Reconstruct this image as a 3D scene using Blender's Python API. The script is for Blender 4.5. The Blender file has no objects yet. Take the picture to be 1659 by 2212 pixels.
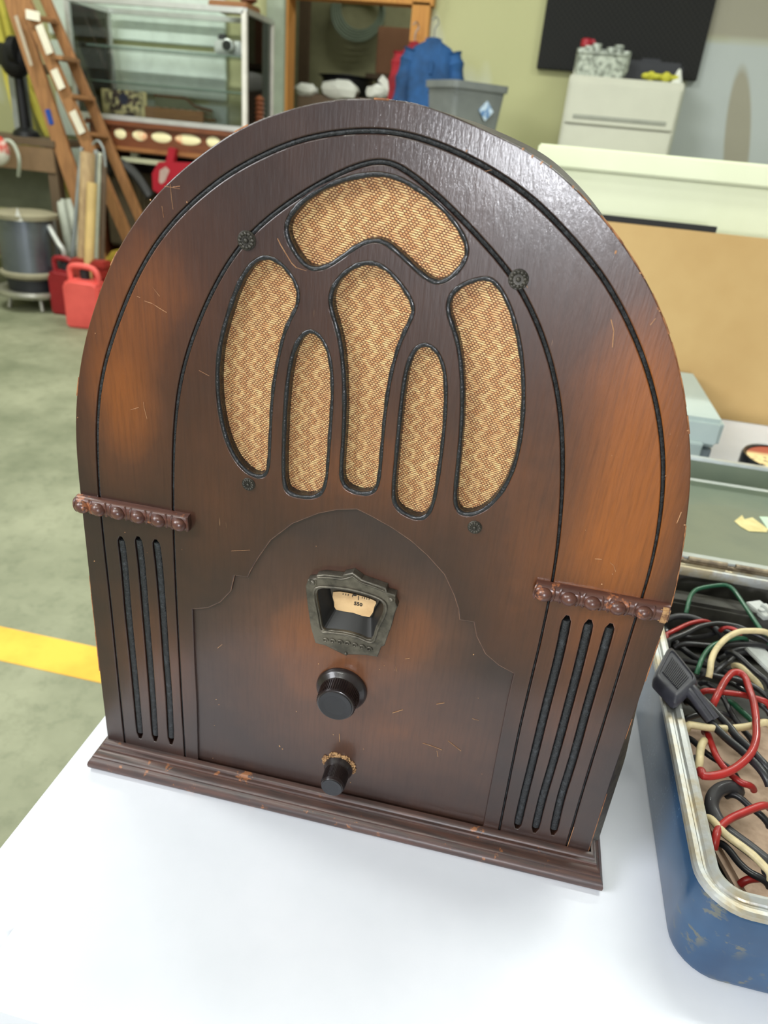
import bpy, bmesh, math, random
from mathutils import Vector, Matrix
random.seed(7)
S = bpy.context.scene
COL = S.collection
PI = math.pi

# ---------------------------------------------------------------- camera
F_PX = 1555.0
CAM = Vector((0.08605, -0.41354, 0.51167))
ROWS = (Vector((0.97472326, 0.20723537, 0.08347497)),
        Vector((0.1694124, -0.44200853, -0.8808677)),
        Vector((-0.14565029, 0.87274393, -0.46594423)))
cd = bpy.data.cameras.new('camera')
cam = bpy.data.objects.new('camera', cd); COL.objects.link(cam)
r_, u_, b_ = ROWS[0], -ROWS[1], -ROWS[2]
cam.matrix_world = Matrix(((r_.x, u_.x, b_.x, CAM.x), (r_.y, u_.y, b_.y, CAM.y), (r_.z, u_.z, b_.z, CAM.z), (0, 0, 0, 1)))
cd.sensor_fit = 'VERTICAL'; cd.sensor_height = 36.0; cd.lens = F_PX / 2212 * 36
cd.clip_start = 0.02; cd.clip_end = 60
cd.dof.use_dof = True; cd.dof.focus_distance = 0.50; cd.dof.aperture_fstop = 8.5
S.camera = cam

# ---------------------------------------------------------------- world, lights, exposure
w = bpy.data.worlds.new('world'); S.world = w; w.use_nodes = True
w.node_tree.nodes['Background'].inputs['Color'].default_value = (0.93, 0.97, 1.0, 1)
w.node_tree.nodes['Background'].inputs['Strength'].default_value = 0.38
S.view_settings.view_transform = 'Standard'; S.view_settings.look = 'None'
S.view_settings.gamma = 1; S.view_settings.use_curve_mapping = False
S.view_settings.exposure = 0.0

def area(name, loc, target, sx, sy, power, col=(1, 1, 1)):
    l = bpy.data.lights.new(name, 'AREA'); l.shape = 'RECTANGLE'; l.size = sx; l.size_y = sy
    l.energy = power; l.color = col
    o = bpy.data.objects.new(name, l); COL.objects.link(o)
    o.location = loc
    d = Vector(target) - Vector(loc)
    o.rotation_euler = d.to_track_quat('-Z', 'Y').to_euler()
    return o
area('glare_light', (0.25, -3.4, 0.50), (0.1, 0, 0.5), .42, .34, 56, (0.93, 0.95, 1.0))  # added light behind the camera, sized and placed for glare on the radio front
area('daylight_window', (-2.6, -1.6, 1.9), (0, 0.1, 0.1), 1.6, 1.2, 95, (0.93, 0.96, 1.0))

# ---------------------------------------------------------------- helpers
def ray(px, py):
    v = Vector(((px - 829.5) / F_PX, (py - 1106) / F_PX, 1.0))
    return ROWS[0] * v.x + ROWS[1] * v.y + ROWS[2] * v.z
def at(px, py, Y):
    d = ray(px, py); return CAM + d * ((Y - CAM.y) / d.y)
def atz(px, py, Zv):
    d = ray(px, py); return CAM + d * ((Zv - CAM.z) / d.z)
def mpp(P):                                   # metres per pixel at P
    return (Vector(P) - CAM).dot(ROWS[2]) / F_PX

def tag(o, label=None, cat=None, group=None, kind=None):
    if label: o['label'] = label
    if cat: o['category'] = cat
    if group: o['group'] = group
    if kind: o['kind'] = kind
    return o
def empty(name, loc=(0, 0, 0), rz=0.0, label=None, cat=None, group=None):
    o = bpy.data.objects.new(name, None); COL.objects.link(o)
    o.location = loc; o.rotation_euler = (0, 0, rz); o.empty_display_size = 0.05
    return tag(o, label, cat, group)
def link(name, me, mats, parent=None, smooth=True, angle=35, world=False):
    o = bpy.data.objects.new(name, me); COL.objects.link(o)
    if not isinstance(mats, (list, tuple)): mats = [mats]
    me.materials.clear()
    for m in mats: me.materials.append(m)
    if smooth:
        for p in me.polygons: p.use_smooth = True
        try: me.set_sharp_from_angle(angle=math.radians(angle))
        except Exception: pass
    if parent:
        o.parent = parent
        if world:      # vertices were given in world coordinates
            mw = Matrix.Translation(parent.location) @ parent.rotation_euler.to_matrix().to_4x4()
            me.transform(mw.inverted())
    return o
class MB:
    def __init__(s): s.bm = bmesh.new()
    def box(s, c, d, bev=0.0, rot=None, mi=0, seg=2):
        t = bmesh.new(); bmesh.ops.create_cube(t, size=1)
        for v in t.verts: v.co = Vector((v.co.x * d[0], v.co.y * d[1], v.co.z * d[2]))
        if bev: bmesh.ops.bevel(t, geom=t.edges[:], offset=bev, segments=seg, affect='EDGES', clamp_overlap=True)
        M = Matrix.Translation(Vector(c)) @ (rot.to_4x4() if rot else Matrix())
        bmesh.ops.transform(t, matrix=M, verts=t.verts); s.add(t, mi); return s
    def add(s, t, mi=0):
        for f in t.faces: f.material_index = mi
        me = bpy.data.meshes.new('t'); t.to_mesh(me); t.free(); s.bm.from_mesh(me); bpy.data.meshes.remove(me)
    def bar(s, a, b, wd, th, mi=0, up=(0, 1, 0), bev=0.0):        # box from a to b
        a, b = Vector(a), Vector(b); z = (b - a).normalized(); y = Vector(up); x = y.cross(z).normalized(); y = z.cross(x)
        R = Matrix((x, y, z)).transposed()
        return s.box((a + b) / 2, (wd, th, (b - a).length), bev, R, mi)
    def tube(s, pts, r, n=10, mi=0, cap=True, closed=False):
        pts = [Vector(p) for p in pts]; m = len(pts)
        rr = r if isinstance(r, (list, tuple)) else [r] * m
        rings = []; up = None
        for i, p in enumerate(pts):
            a = pts[(i - 1) % m] if (i or closed) else p; b = pts[(i + 1) % m] if (i < m - 1 or closed) else p
            t = (b - a)
            if t.length < 1e-9: t = Vector((0, 0, 1))
            t.normalize()
            if up is None:
                up = Vector((0, 0, 1)) if abs(t.z) < .9 else Vector((1, 0, 0))
            x = up.cross(t).normalized(); y = t.cross(x); up = y
            rings.append([s.bm.verts.new(p + (x * math.cos(2 * PI * k / n) + y * math.sin(2 * PI * k / n)) * rr[i]) for k in range(n)])
        L = m if closed else m - 1
        for i in range(L):
            A, B = rings[i], rings[(i + 1) % m]
            for k in range(n):
                f = s.bm.faces.new((A[k], A[(k + 1) % n], B[(k + 1) % n], B[k])); f.material_index = mi
        if cap and not closed:
            f = s.bm.faces.new(rings[0][::-1]); f.material_index = mi
            f = s.bm.faces.new(rings[-1]); f.material_index = mi
        return s
    def lathe(s, prof, n=32, c=(0, 0, 0), R=None, mi=0, sy=1.0):
        c = Vector(c); rings = []
        for r, z in prof:
            ring = []
            for k in range(n):
                v = Vector((r * math.cos(2 * PI * k / n), r * sy * math.sin(2 * PI * k / n), z))
                if R: v = R @ v
                ring.append(s.bm.verts.new(c + v))
            rings.append(ring)
        for A, B in zip(rings, rings[1:]):
            for k in range(n):
                f = s.bm.faces.new((A[k], A[(k + 1) % n], B[(k + 1) % n], B[k])); f.material_index = mi
        for ring in (rings[0][::-1], rings[-1]):
            f = s.bm.faces.new(ring); f.material_index = mi
        return s
    def ball(s, c, r, sc=(1, 1, 1), mi=0, n=16):
        t = bmesh.new(); bmesh.ops.create_uvsphere(t, u_segments=n, v_segments=max(6, n // 2), radius=r)
        for v in t.verts: v.co = Vector(c) + Vector((v.co.x * sc[0], v.co.y * sc[1], v.co.z * sc[2]))
        s.add(t, mi); return s
    def prism(s, pts, ext, mi=0):             # 3-D outline + extrusion vector
        a = [s.bm.verts.new(Vector(p)) for p in pts]; b = [s.bm.verts.new(Vector(p) + Vector(ext)) for p in pts]
        n = len(pts)
        for f in (s.bm.faces.new(a), s.bm.faces.new(b[::-1])): f.material_index = mi
        for i in range(n):
            f = s.bm.faces.new((a[i], b[i], b[(i + 1) % n], a[(i + 1) % n])); f.material_index = mi
        return s
    def done(s, name, mats, parent=None, smooth=True, angle=35, world=False, bevel=0):
        bmesh.ops.recalc_face_normals(s.bm, faces=s.bm.faces[:])
        me = bpy.data.meshes.new(name); s.bm.to_mesh(me); s.bm.free()
        return link(name, me, mats, parent, smooth, angle, world)

def catmull(P, per=6, closed=False):
    P = [Vector(p) for p in P]; n = len(P); out = []
    rng = range(n) if closed else range(n - 1)
    for i in rng:
        p0 = P[(i - 1) % n] if (closed or i > 0) else P[0]; p1 = P[i]; p2 = P[(i + 1) % n]
        p3 = P[(i + 2) % n] if (closed or i + 2 < n) else P[-1]
        for k in range(per):
            t = k / per
            out.append(0.5 * ((2 * p1) + (p2 - p0) * t + (2 * p0 - 5 * p1 + 4 * p2 - p3) * t * t + (3 * p1 - p0 - 3 * p2 + p3) * t ** 3))
    if not closed: out.append(P[-1])
    return out
def smooth_line(P, it=2, closed=False):
    P = [Vector(p) for p in P]
    for _ in range(it):
        Q = P[:]; n = len(P)
        for i in range(n):
            if closed or 0 < i < n - 1: Q[i] = (P[(i - 1) % n] + 2 * P[i] + P[(i + 1) % n]) / 4
        P = Q
    return P
def offset(P, d, closed=False):               # to the left of travel, XZ points
    P = [Vector(p) for p in P]; n = len(P); out = []
    for i in range(n):
        a = P[(i - 1) % n] if (closed or i) else P[0]; b = P[(i + 1) % n] if (closed or i < n - 1) else P[-1]
        t = (b - a).normalized(); out.append(P[i] + Vector((-t.y, t.x)) * (d(P[i]) if callable(d) else d))
    return out
def plate(name, outlines, y0, th, bev, mats, parent, bres=2):
    """flat board in the XZ plane, front face at y0, thickness th, rounded edges; first outline solid, others holes"""
    cu = bpy.data.curves.new(name, 'CURVE'); cu.dimensions = '2D'; cu.fill_mode = 'BOTH'
    for pts in outlines:
        sp = cu.splines.new('POLY'); sp.points.add(len(pts) - 1); sp.use_cyclic_u = True
        for q, p in zip(sp.points, pts): q.co = (p[0], p[1], 0, 1)
    cu.extrude = max(th / 2 - bev, 0); cu.bevel_depth = bev; cu.bevel_resolution = bres; cu.offset = -bev
    o = bpy.data.objects.new(name, cu); COL.objects.link(o)
    dg = bpy.context.evaluated_depsgraph_get(); dg.update()
    me = bpy.data.meshes.new_from_object(o.evaluated_get(dg)); bpy.data.objects.remove(o)
    # curve (x,y,z) -> (x, y0+th/2 - z, y)
    me.transform(Matrix(((1, 0, 0, 0), (0, 0, -1, y0 + th / 2), (0, 1, 0, 0), (0, 0, 0, 1))))
    bm = bmesh.new(); bm.from_mesh(me); bmesh.ops.remove_doubles(bm, verts=bm.verts, dist=1e-6)
    bmesh.ops.recalc_face_normals(bm, faces=bm.faces); bm.to_mesh(me); bm.free()
    o = link(name, me, mats, parent, True, 30)
    for p in me.polygons:
        if abs(p.normal.y) > .995: p.use_smooth = False
    return o

# ---------------------------------------------------------------- materials
def lin(c):
    return tuple(((v / 255) / 12.92 if v / 255 <= 0.04045 else ((v / 255 + 0.055) / 1.055) ** 2.4) for v in c)
class V_:
    """tiny wrapper so node maths can be written as formulas"""
    nt = None
    def __init__(s, x): s.x = x
    @staticmethod
    def op(o, *a, clamp=False):
        n = V_.nt.nodes.new('ShaderNodeMath'); n.operation = o; n.use_clamp = clamp
        for i, q in enumerate(a):
            q = q.x if isinstance(q, V_) else q
            if isinstance(q, (int, float)): n.inputs[i].default_value = q
            else: V_.nt.links.new(q, n.inputs[i])
        return V_(n.outputs[0])
    def __add__(s, o): return V_.op('ADD', s, o)
    def __radd__(s, o): return V_.op('ADD', o, s)
    def __sub__(s, o): return V_.op('SUBTRACT', s, o)
    def __rsub__(s, o): return V_.op('SUBTRACT', o, s)
    def __mul__(s, o): return V_.op('MULTIPLY', s, o)
    def __rmul__(s, o): return V_.op('MULTIPLY', o, s)
    def __truediv__(s, o): return V_.op('DIVIDE', s, o)
    def floor(s): return V_.op('FLOOR', s)
    def fract(s): return V_.op('FRACT', s)
    def sin(s): return V_.op('SINE', s)
    def abs(s): return V_.op('ABSOLUTE', s)
    def sat(s): return V_.op('ADD', s, 0.0, clamp=True)
    def step(s, a, b):                         # linear ramp a..b -> 0..1
        return V_.op('DIVIDE', s - a, b - a, clamp=True)
def newmat(name):
    m = bpy.data.materials.new(name); m.use_nodes = True; nt = m.node_tree
    b = nt.nodes['Principled BSDF']; V_.nt = nt
    return m, nt, b
def coords(nt, kind='Object'):
    tc = nt.nodes.new('ShaderNodeTexCoord'); sp = nt.nodes.new('ShaderNodeSeparateXYZ')
    nt.links.new(tc.outputs[kind], sp.inputs[0]); return tc.outputs[kind], V_(sp.outputs[0]), V_(sp.outputs[1]), V_(sp.outputs[2])
def noise(nt, vec, scale, detail=4, rough=.55, stretch=None, dist=0.0):
    if stretch:
        mp = nt.nodes.new('ShaderNodeMapping'); mp.inputs['Scale'].default_value = stretch
        nt.links.new(vec, mp.inputs[0]); vec = mp.outputs[0]
    n = nt.nodes.new('ShaderNodeTexNoise'); n.inputs['Scale'].default_value = scale; n.inputs['Detail'].default_value = detail
    n.inputs['Roughness'].default_value = rough; n.inputs['Distortion'].default_value = dist
    nt.links.new(vec, n.inputs['Vector']); return V_(n.outputs[0])
def mixc(nt, f, a, b):
    n = nt.nodes.new('ShaderNodeMix'); n.data_type = 'RGBA'
    if isinstance(f, V_): nt.links.new(f.x, n.inputs[0])
    else: n.inputs[0].default_value = f
    for i, c in ((6, a), (7, b)):
        if isinstance(c, tuple): n.inputs[i].default_value = (*c[:3], 1)
        else: nt.links.new(c, n.inputs[i])
    return n.outputs[2]
def bump(nt, b, h, strength=.3, dist=.001):
    n = nt.nodes.new('ShaderNodeBump'); n.inputs['Strength'].default_value = strength; n.inputs['Distance'].default_value = dist
    nt.links.new(h.x, n.inputs['Height']); nt.links.new(n.outputs[0], b.inputs['Normal'])
def mat(name, c, rough=.5, metal=0.0, c2=None, nscale=8, lo=.4, hi=.65, stretch=None, bmp=0, bscale=60, coat=0.0, bdist=.001, spec=.5, alpha=None, trans=0.0, detail=4):
    m, nt, b = newmat(name)
    b.inputs['Roughness'].default_value = rough; b.inputs['Metallic'].default_value = metal
    b.inputs['Coat Weight'].default_value = coat; b.inputs['Specular IOR Level'].default_value = spec
    b.inputs['Transmission Weight'].default_value = trans
    vec, x, y, z = coords(nt)
    if c2 is None: c2 = tuple(v * .93 for v in c)
    n = noise(nt, vec, nscale, detail, .6, stretch)
    nt.links.new(mixc(nt, n.step(lo, hi), lin(c), lin(c2)), b.inputs['Base Color'])
    if bmp: bump(nt, b, noise(nt, vec, bscale, 3), bmp, bdist)
    return m
D_openings=[[(-0.0508,0.4695),(-0.0442,0.4762),(-0.0362,0.4817),(-0.0258,0.4868),(-0.0155,0.4903),(-0.0052,0.4924),(0.0026,0.4926),(0.0118,0.4903),(0.0212,0.4864),(0.0308,0.4808),(0.0393,0.4744),(0.0452,0.4684),(0.0493,0.4622),(0.0504,0.4575),(0.0495,0.4512),(0.0457,0.4457),(0.041,0.4407),(0.0359,0.4382),(0.0305,0.4388),(0.024,0.4425),(0.0159,0.4486),(0.0073,0.4545),(0.0024,0.4569),(-0.0024,0.4572),(-0.0077,0.4558),(-0.0142,0.4515),(-0.0208,0.4457),(-0.0275,0.4404),(-0.0344,0.4374),(-0.04,0.4372),(-0.0458,0.4409),(-0.051,0.4475),(-0.0547,0.4541),(-0.0555,0.4584),(-0.0542,0.4642)],[(-0.0057,0.4468),(-0.0002,0.447),(0.0055,0.4449),(0.0128,0.4393),(0.0196,0.4323),(0.0237,0.4262),(0.0243,0.4209),(0.0221,0.4152),(0.0193,0.4079),(0.0166,0.3992),(0.0145,0.3874),(0.0134,0.374),(0.0127,0.3617),(0.0126,0.3461),(0.0127,0.33),(0.013,0.3134),(0.012,0.3064),(0.0085,0.3014),(0.0022,0.2994),(-0.0059,0.3005),(-0.0117,0.3029),(-0.0147,0.3084),(-0.015,0.3185),(-0.0146,0.3335),(-0.0146,0.3496),(-0.0155,0.365),(-0.0166,0.3785),(-0.0183,0.39),(-0.0203,0.3998),(-0.023,0.4086),(-0.0265,0.4158),(-0.028,0.4224),(-0.0269,0.4293),(-0.023,0.4363),(-0.0164,0.4423),(-0.0111,0.4455)],[(-0.0695,0.4428),(-0.063,0.4435),(-0.0558,0.4404),(-0.05,0.4345),(-0.0455,0.4284),(-0.0441,0.4224),(-0.0458,0.4147),(-0.0493,0.4087),(-0.0528,0.4011),(-0.0549,0.3922),(-0.057,0.3816),(-0.0591,0.3692),(-0.0605,0.3566),(-0.0612,0.3421),(-0.0615,0.3256),(-0.062,0.3103),(-0.0629,0.304),(-0.0665,0.2999),(-0.0724,0.2988),(-0.0799,0.3019),(-0.0874,0.3093),(-0.093,0.3203),(-0.0969,0.3348),(-0.0989,0.3507),(-0.0993,0.3664),(-0.0978,0.3818),(-0.0946,0.3956),(-0.0905,0.4076),(-0.0865,0.4193),(-0.082,0.4294),(-0.076,0.4381)],[(-0.0389,0.4044),(-0.0344,0.4038),(-0.0299,0.4006),(-0.0259,0.3947),(-0.0233,0.3864),(-0.0217,0.3762),(-0.0211,0.3626),(-0.0213,0.3485),(-0.0217,0.3323),(-0.0219,0.3173),(-0.0222,0.3036),(-0.0243,0.2962),(-0.0298,0.2907),(-0.0397,0.2897),(-0.0489,0.2902),(-0.0531,0.2944),(-0.0541,0.3047),(-0.054,0.3269),(-0.0538,0.3465),(-0.0529,0.367),(-0.0509,0.3824),(-0.0482,0.3931),(-0.0439,0.4009)],[(0.0301,0.4059),(0.0357,0.4053),(0.0411,0.4012),(0.0456,0.3933),(0.0481,0.3821),(0.0495,0.3675),(0.0503,0.3523),(0.0505,0.3365),(0.0505,0.3202),(0.05,0.3066),(0.049,0.2978),(0.0459,0.291),(0.0407,0.2882),(0.0334,0.2895),(0.0251,0.2932),(0.0212,0.2977),(0.0204,0.3096),(0.0204,0.3264),(0.0203,0.3442),(0.0202,0.3614),(0.0204,0.378),(0.0214,0.3913),(0.0242,0.4016)],[(0.0613,0.4465),(0.0653,0.4461),(0.0713,0.4411),(0.0772,0.4329),(0.0822,0.4231),(0.0868,0.4116),(0.0907,0.3984),(0.0939,0.3832),(0.0959,0.3689),(0.0968,0.3538),(0.0966,0.3382),(0.0937,0.3247),(0.089,0.3122),(0.0815,0.3023),(0.0731,0.2972),(0.0653,0.2978),(0.0613,0.3027),(0.0602,0.3136),(0.0599,0.3268),(0.0593,0.3428),(0.0585,0.3598),(0.0566,0.3761),(0.0544,0.3903),(0.0514,0.4026),(0.0481,0.4118),(0.0445,0.4181),(0.0419,0.4231),(0.0408,0.4296),(0.0424,0.4351),(0.0464,0.4401),(0.0538,0.4441)]]
D_inner=[(-0.1363,0.0157),(-0.1363,0.051),(-0.1362,0.1019),(-0.1357,0.1625),(-0.1349,0.2255),(-0.1341,0.264),(-0.1324,0.3002),(-0.1288,0.3343),(-0.1241,0.3602),(-0.1188,0.3773),(-0.1082,0.4024),(-0.0992,0.4219),(-0.0863,0.4423),(-0.0761,0.4538),(-0.0634,0.4645),(-0.0511,0.4743),(-0.0363,0.4835),(-0.0234,0.491),(-0.0108,0.4969),(-0.0006,0.4989),(0.0047,0.4978),(0.0154,0.493),(0.029,0.4851),(0.043,0.4747),(0.0573,0.4638),(0.0692,0.4534),(0.0783,0.4458),(0.0852,0.4364),(0.0954,0.4222),(0.1054,0.4047),(0.1132,0.3847),(0.1195,0.3636),(0.1239,0.3413),(0.1279,0.3181),(0.1311,0.2898),(0.1325,0.272),(0.1336,0.2392),(0.1342,0.2074),(0.1335,0.1775),(0.1326,0.1408),(0.1341,0.0974),(0.1347,0.0633),(0.1359,0.0147)]
D_outer=[(-0.1926,0.0099),(-0.1926,0.066),(-0.192,0.115),(-0.1904,0.1678),(-0.1912,0.2089),(-0.1911,0.2416),(-0.1905,0.2664),(-0.1893,0.2902),(-0.1869,0.3183),(-0.1828,0.3452),(-0.177,0.3618),(-0.1668,0.3858),(-0.1613,0.3967),(-0.1547,0.4111),(-0.144,0.4296),(-0.1341,0.4433),(-0.1228,0.4562),(-0.1103,0.4671),(-0.0999,0.4753),(-0.0895,0.4834),(-0.0789,0.4892),(-0.0669,0.4958),(-0.0551,0.5008),(-0.0467,0.5044),(-0.034,0.5078),(-0.0215,0.5102),(-0.0092,0.5116),(0.0019,0.5123),(0.013,0.5113),(0.0245,0.5088),(0.0357,0.506),(0.0448,0.5029),(0.0547,0.4993),(0.0662,0.4944),(0.0806,0.4872),(0.0906,0.4795),(0.1016,0.4711),(0.1128,0.4624),(0.1223,0.4541),(0.1354,0.44),(0.1458,0.4251),(0.1569,0.4089),(0.1647,0.3937),(0.1731,0.3747),(0.1789,0.3581),(0.1849,0.3348),(0.1882,0.3093),(0.1903,0.2853),(0.1901,0.2596),(0.1891,0.242),(0.1899,0.2118),(0.1896,0.1806),(0.1896,0.1462),(0.189,0.1012),(0.189,0.0563),(0.1899,0.0159)]
D_sil=[(-0.2089,0.0157),(-0.2086,0.1025),(-0.2071,0.1767),(-0.2055,0.2446),(-0.2056,0.2765),(-0.2037,0.3088),(-0.2007,0.3295),(-0.1945,0.3593),(-0.1865,0.3817),(-0.1787,0.3997),(-0.1705,0.417),(-0.1607,0.4349),(-0.1485,0.4507),(-0.136,0.4655),(-0.1238,0.4767),(-0.1079,0.4896),(-0.0862,0.5042),(-0.0727,0.5106),(-0.0598,0.5155),(-0.0457,0.5202),(-0.0347,0.5231),(-0.0205,0.5252),(-0.0045,0.5264),(0.0117,0.5262),(0.0241,0.5239),(0.0433,0.5186),(0.0605,0.5134),(0.0754,0.5083),(0.0877,0.5022),(0.0984,0.4953),(0.1086,0.4876),(0.12,0.4794),(0.1377,0.4627),(0.1501,0.4479),(0.1605,0.4333),(0.1714,0.4151),(0.1807,0.3951),(0.1889,0.3739),(0.1949,0.3547),(0.1989,0.3371),(0.2021,0.3173),(0.205,0.2966),(0.2081,0.2722),(0.2084,0.2591),(0.2083,0.244),(0.2075,0.2119),(0.2076,0.1813),(0.2071,0.1437),(0.2062,0.1032),(0.2068,0.0427)]
D_arch=[(-0.1241,0.0222),(-0.1228,0.0852),(-0.1229,0.1325),(-0.1224,0.1804),(-0.1099,0.1846),(-0.1001,0.1919),(-0.0915,0.2038),(-0.0884,0.2183),(-0.0781,0.2189),(-0.0763,0.2245),(-0.0703,0.2371),(-0.0612,0.2535),(-0.0457,0.2698),(-0.0277,0.2812),(-0.0148,0.2865),(-0.0013,0.2895),(0.0098,0.2857),(0.0232,0.2802),(0.0368,0.273),(0.0491,0.264),(0.0622,0.2517),(0.0708,0.2367),(0.0754,0.2258),(0.0772,0.2175),(0.0871,0.2179),(0.0907,0.2064),(0.0989,0.1929),(0.1093,0.1855),(0.1208,0.1809),(0.1204,0.1575),(0.121,0.1022),(0.1224,0.0189)]
D_esc=[(-0.0317,0.2296),(-0.0259,0.232),(-0.0255,0.2344),(-0.0201,0.2366),(-0.0071,0.2378),(-0.0063,0.2396),(0.0002,0.2425),(0.0058,0.2394),(0.0068,0.2384),(0.0243,0.2352),(0.0253,0.2317),(0.0314,0.231),(0.0315,0.2253),(0.0336,0.2215),(0.032,0.2147),(0.0308,0.2035),(0.0288,0.1942),(0.0273,0.1859),(0.0251,0.1842),(0.0231,0.1745),(0.0133,0.1738),(0.002,0.1713),(-0.0007,0.1699),(-0.0085,0.1724),(-0.0163,0.1751),(-0.024,0.1755),(-0.0279,0.1884),(-0.0303,0.2024),(-0.0322,0.2151),(-0.0332,0.2235)]
D_escin=[(-0.0245,0.2211),(-0.0223,0.2238),(-0.0169,0.2255),(-0.0024,0.2271),(0.0103,0.2263),(0.0195,0.2241),(0.0234,0.2202),(0.0231,0.2126),(0.0196,0.2008),(0.0168,0.189),(0.0074,0.1906),(-0.002,0.1912),(-0.0114,0.1903),(-0.0185,0.1901),(-0.0214,0.2022),(-0.0242,0.2147)]
D_scale=[(-0.0155,0.2161),(-0.0044,0.2178),(0.0077,0.217),(0.0162,0.2151),(0.0156,0.2106),(0.0127,0.2005),(0.0004,0.2015),(-0.0124,0.2013),(-0.0141,0.2071)]
D_ros=[(-0.0774,0.4498),(0.0789,0.4467),(-0.077,0.2942),(0.0771,0.2914)]
D_stripL=[(-0.2055,0.2616),(-0.2072,0.2485),(-0.1204,0.2631),(-0.121,0.2511)]
D_stripR=[(0.1219,0.2608),(0.1241,0.2486),(0.2063,0.2609),(0.2075,0.2485)]
D_beadsL=[(-0.201,0.2595),(-0.1885,0.2585),(-0.1732,0.2577),(-0.1576,0.2577),(-0.1422,0.2578),(-0.1265,0.2583)]
D_beadsR=[(0.1285,0.2556),(0.1445,0.2556),(0.1595,0.2554),(0.1756,0.2551),(0.1919,0.2553)]
D_flutes=[[(-0.1767,0.2329),(-0.1762,0.2055),(-0.1769,0.1636),(-0.1769,0.1187),(-0.1771,0.0769),(-0.1774,0.0305)],[(-0.1627,0.2358),(-0.1619,0.2086),(-0.162,0.167),(-0.1622,0.1224),(-0.1625,0.0809),(-0.1633,0.0311)],[(-0.1488,0.236),(-0.1477,0.2116),(-0.1474,0.1705),(-0.1476,0.1261),(-0.1475,0.085),(-0.1486,0.0319)],[(0.1472,0.2373),(0.1482,0.2025),(0.148,0.1574),(0.1482,0.1052),(0.1482,0.064),(0.1488,0.0276)],[(0.1618,0.2374),(0.1626,0.2061),(0.1629,0.1616),(0.1628,0.1097),(0.1621,0.0686),(0.1628,0.0277)],[(0.1757,0.2375),(0.1758,0.2067),(0.1756,0.1651),(0.176,0.1137),(0.1753,0.0728),(0.1769,0.0298)]]
D_baseL=[[-0.2178,-0.018,0.001]]
D_lid=[[0.2913,0.41,0.2111],[0.3829,0.41,0.2115],[0.3255,0.41,0.0839],[0.4229,0.41,0.0846]]
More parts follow.
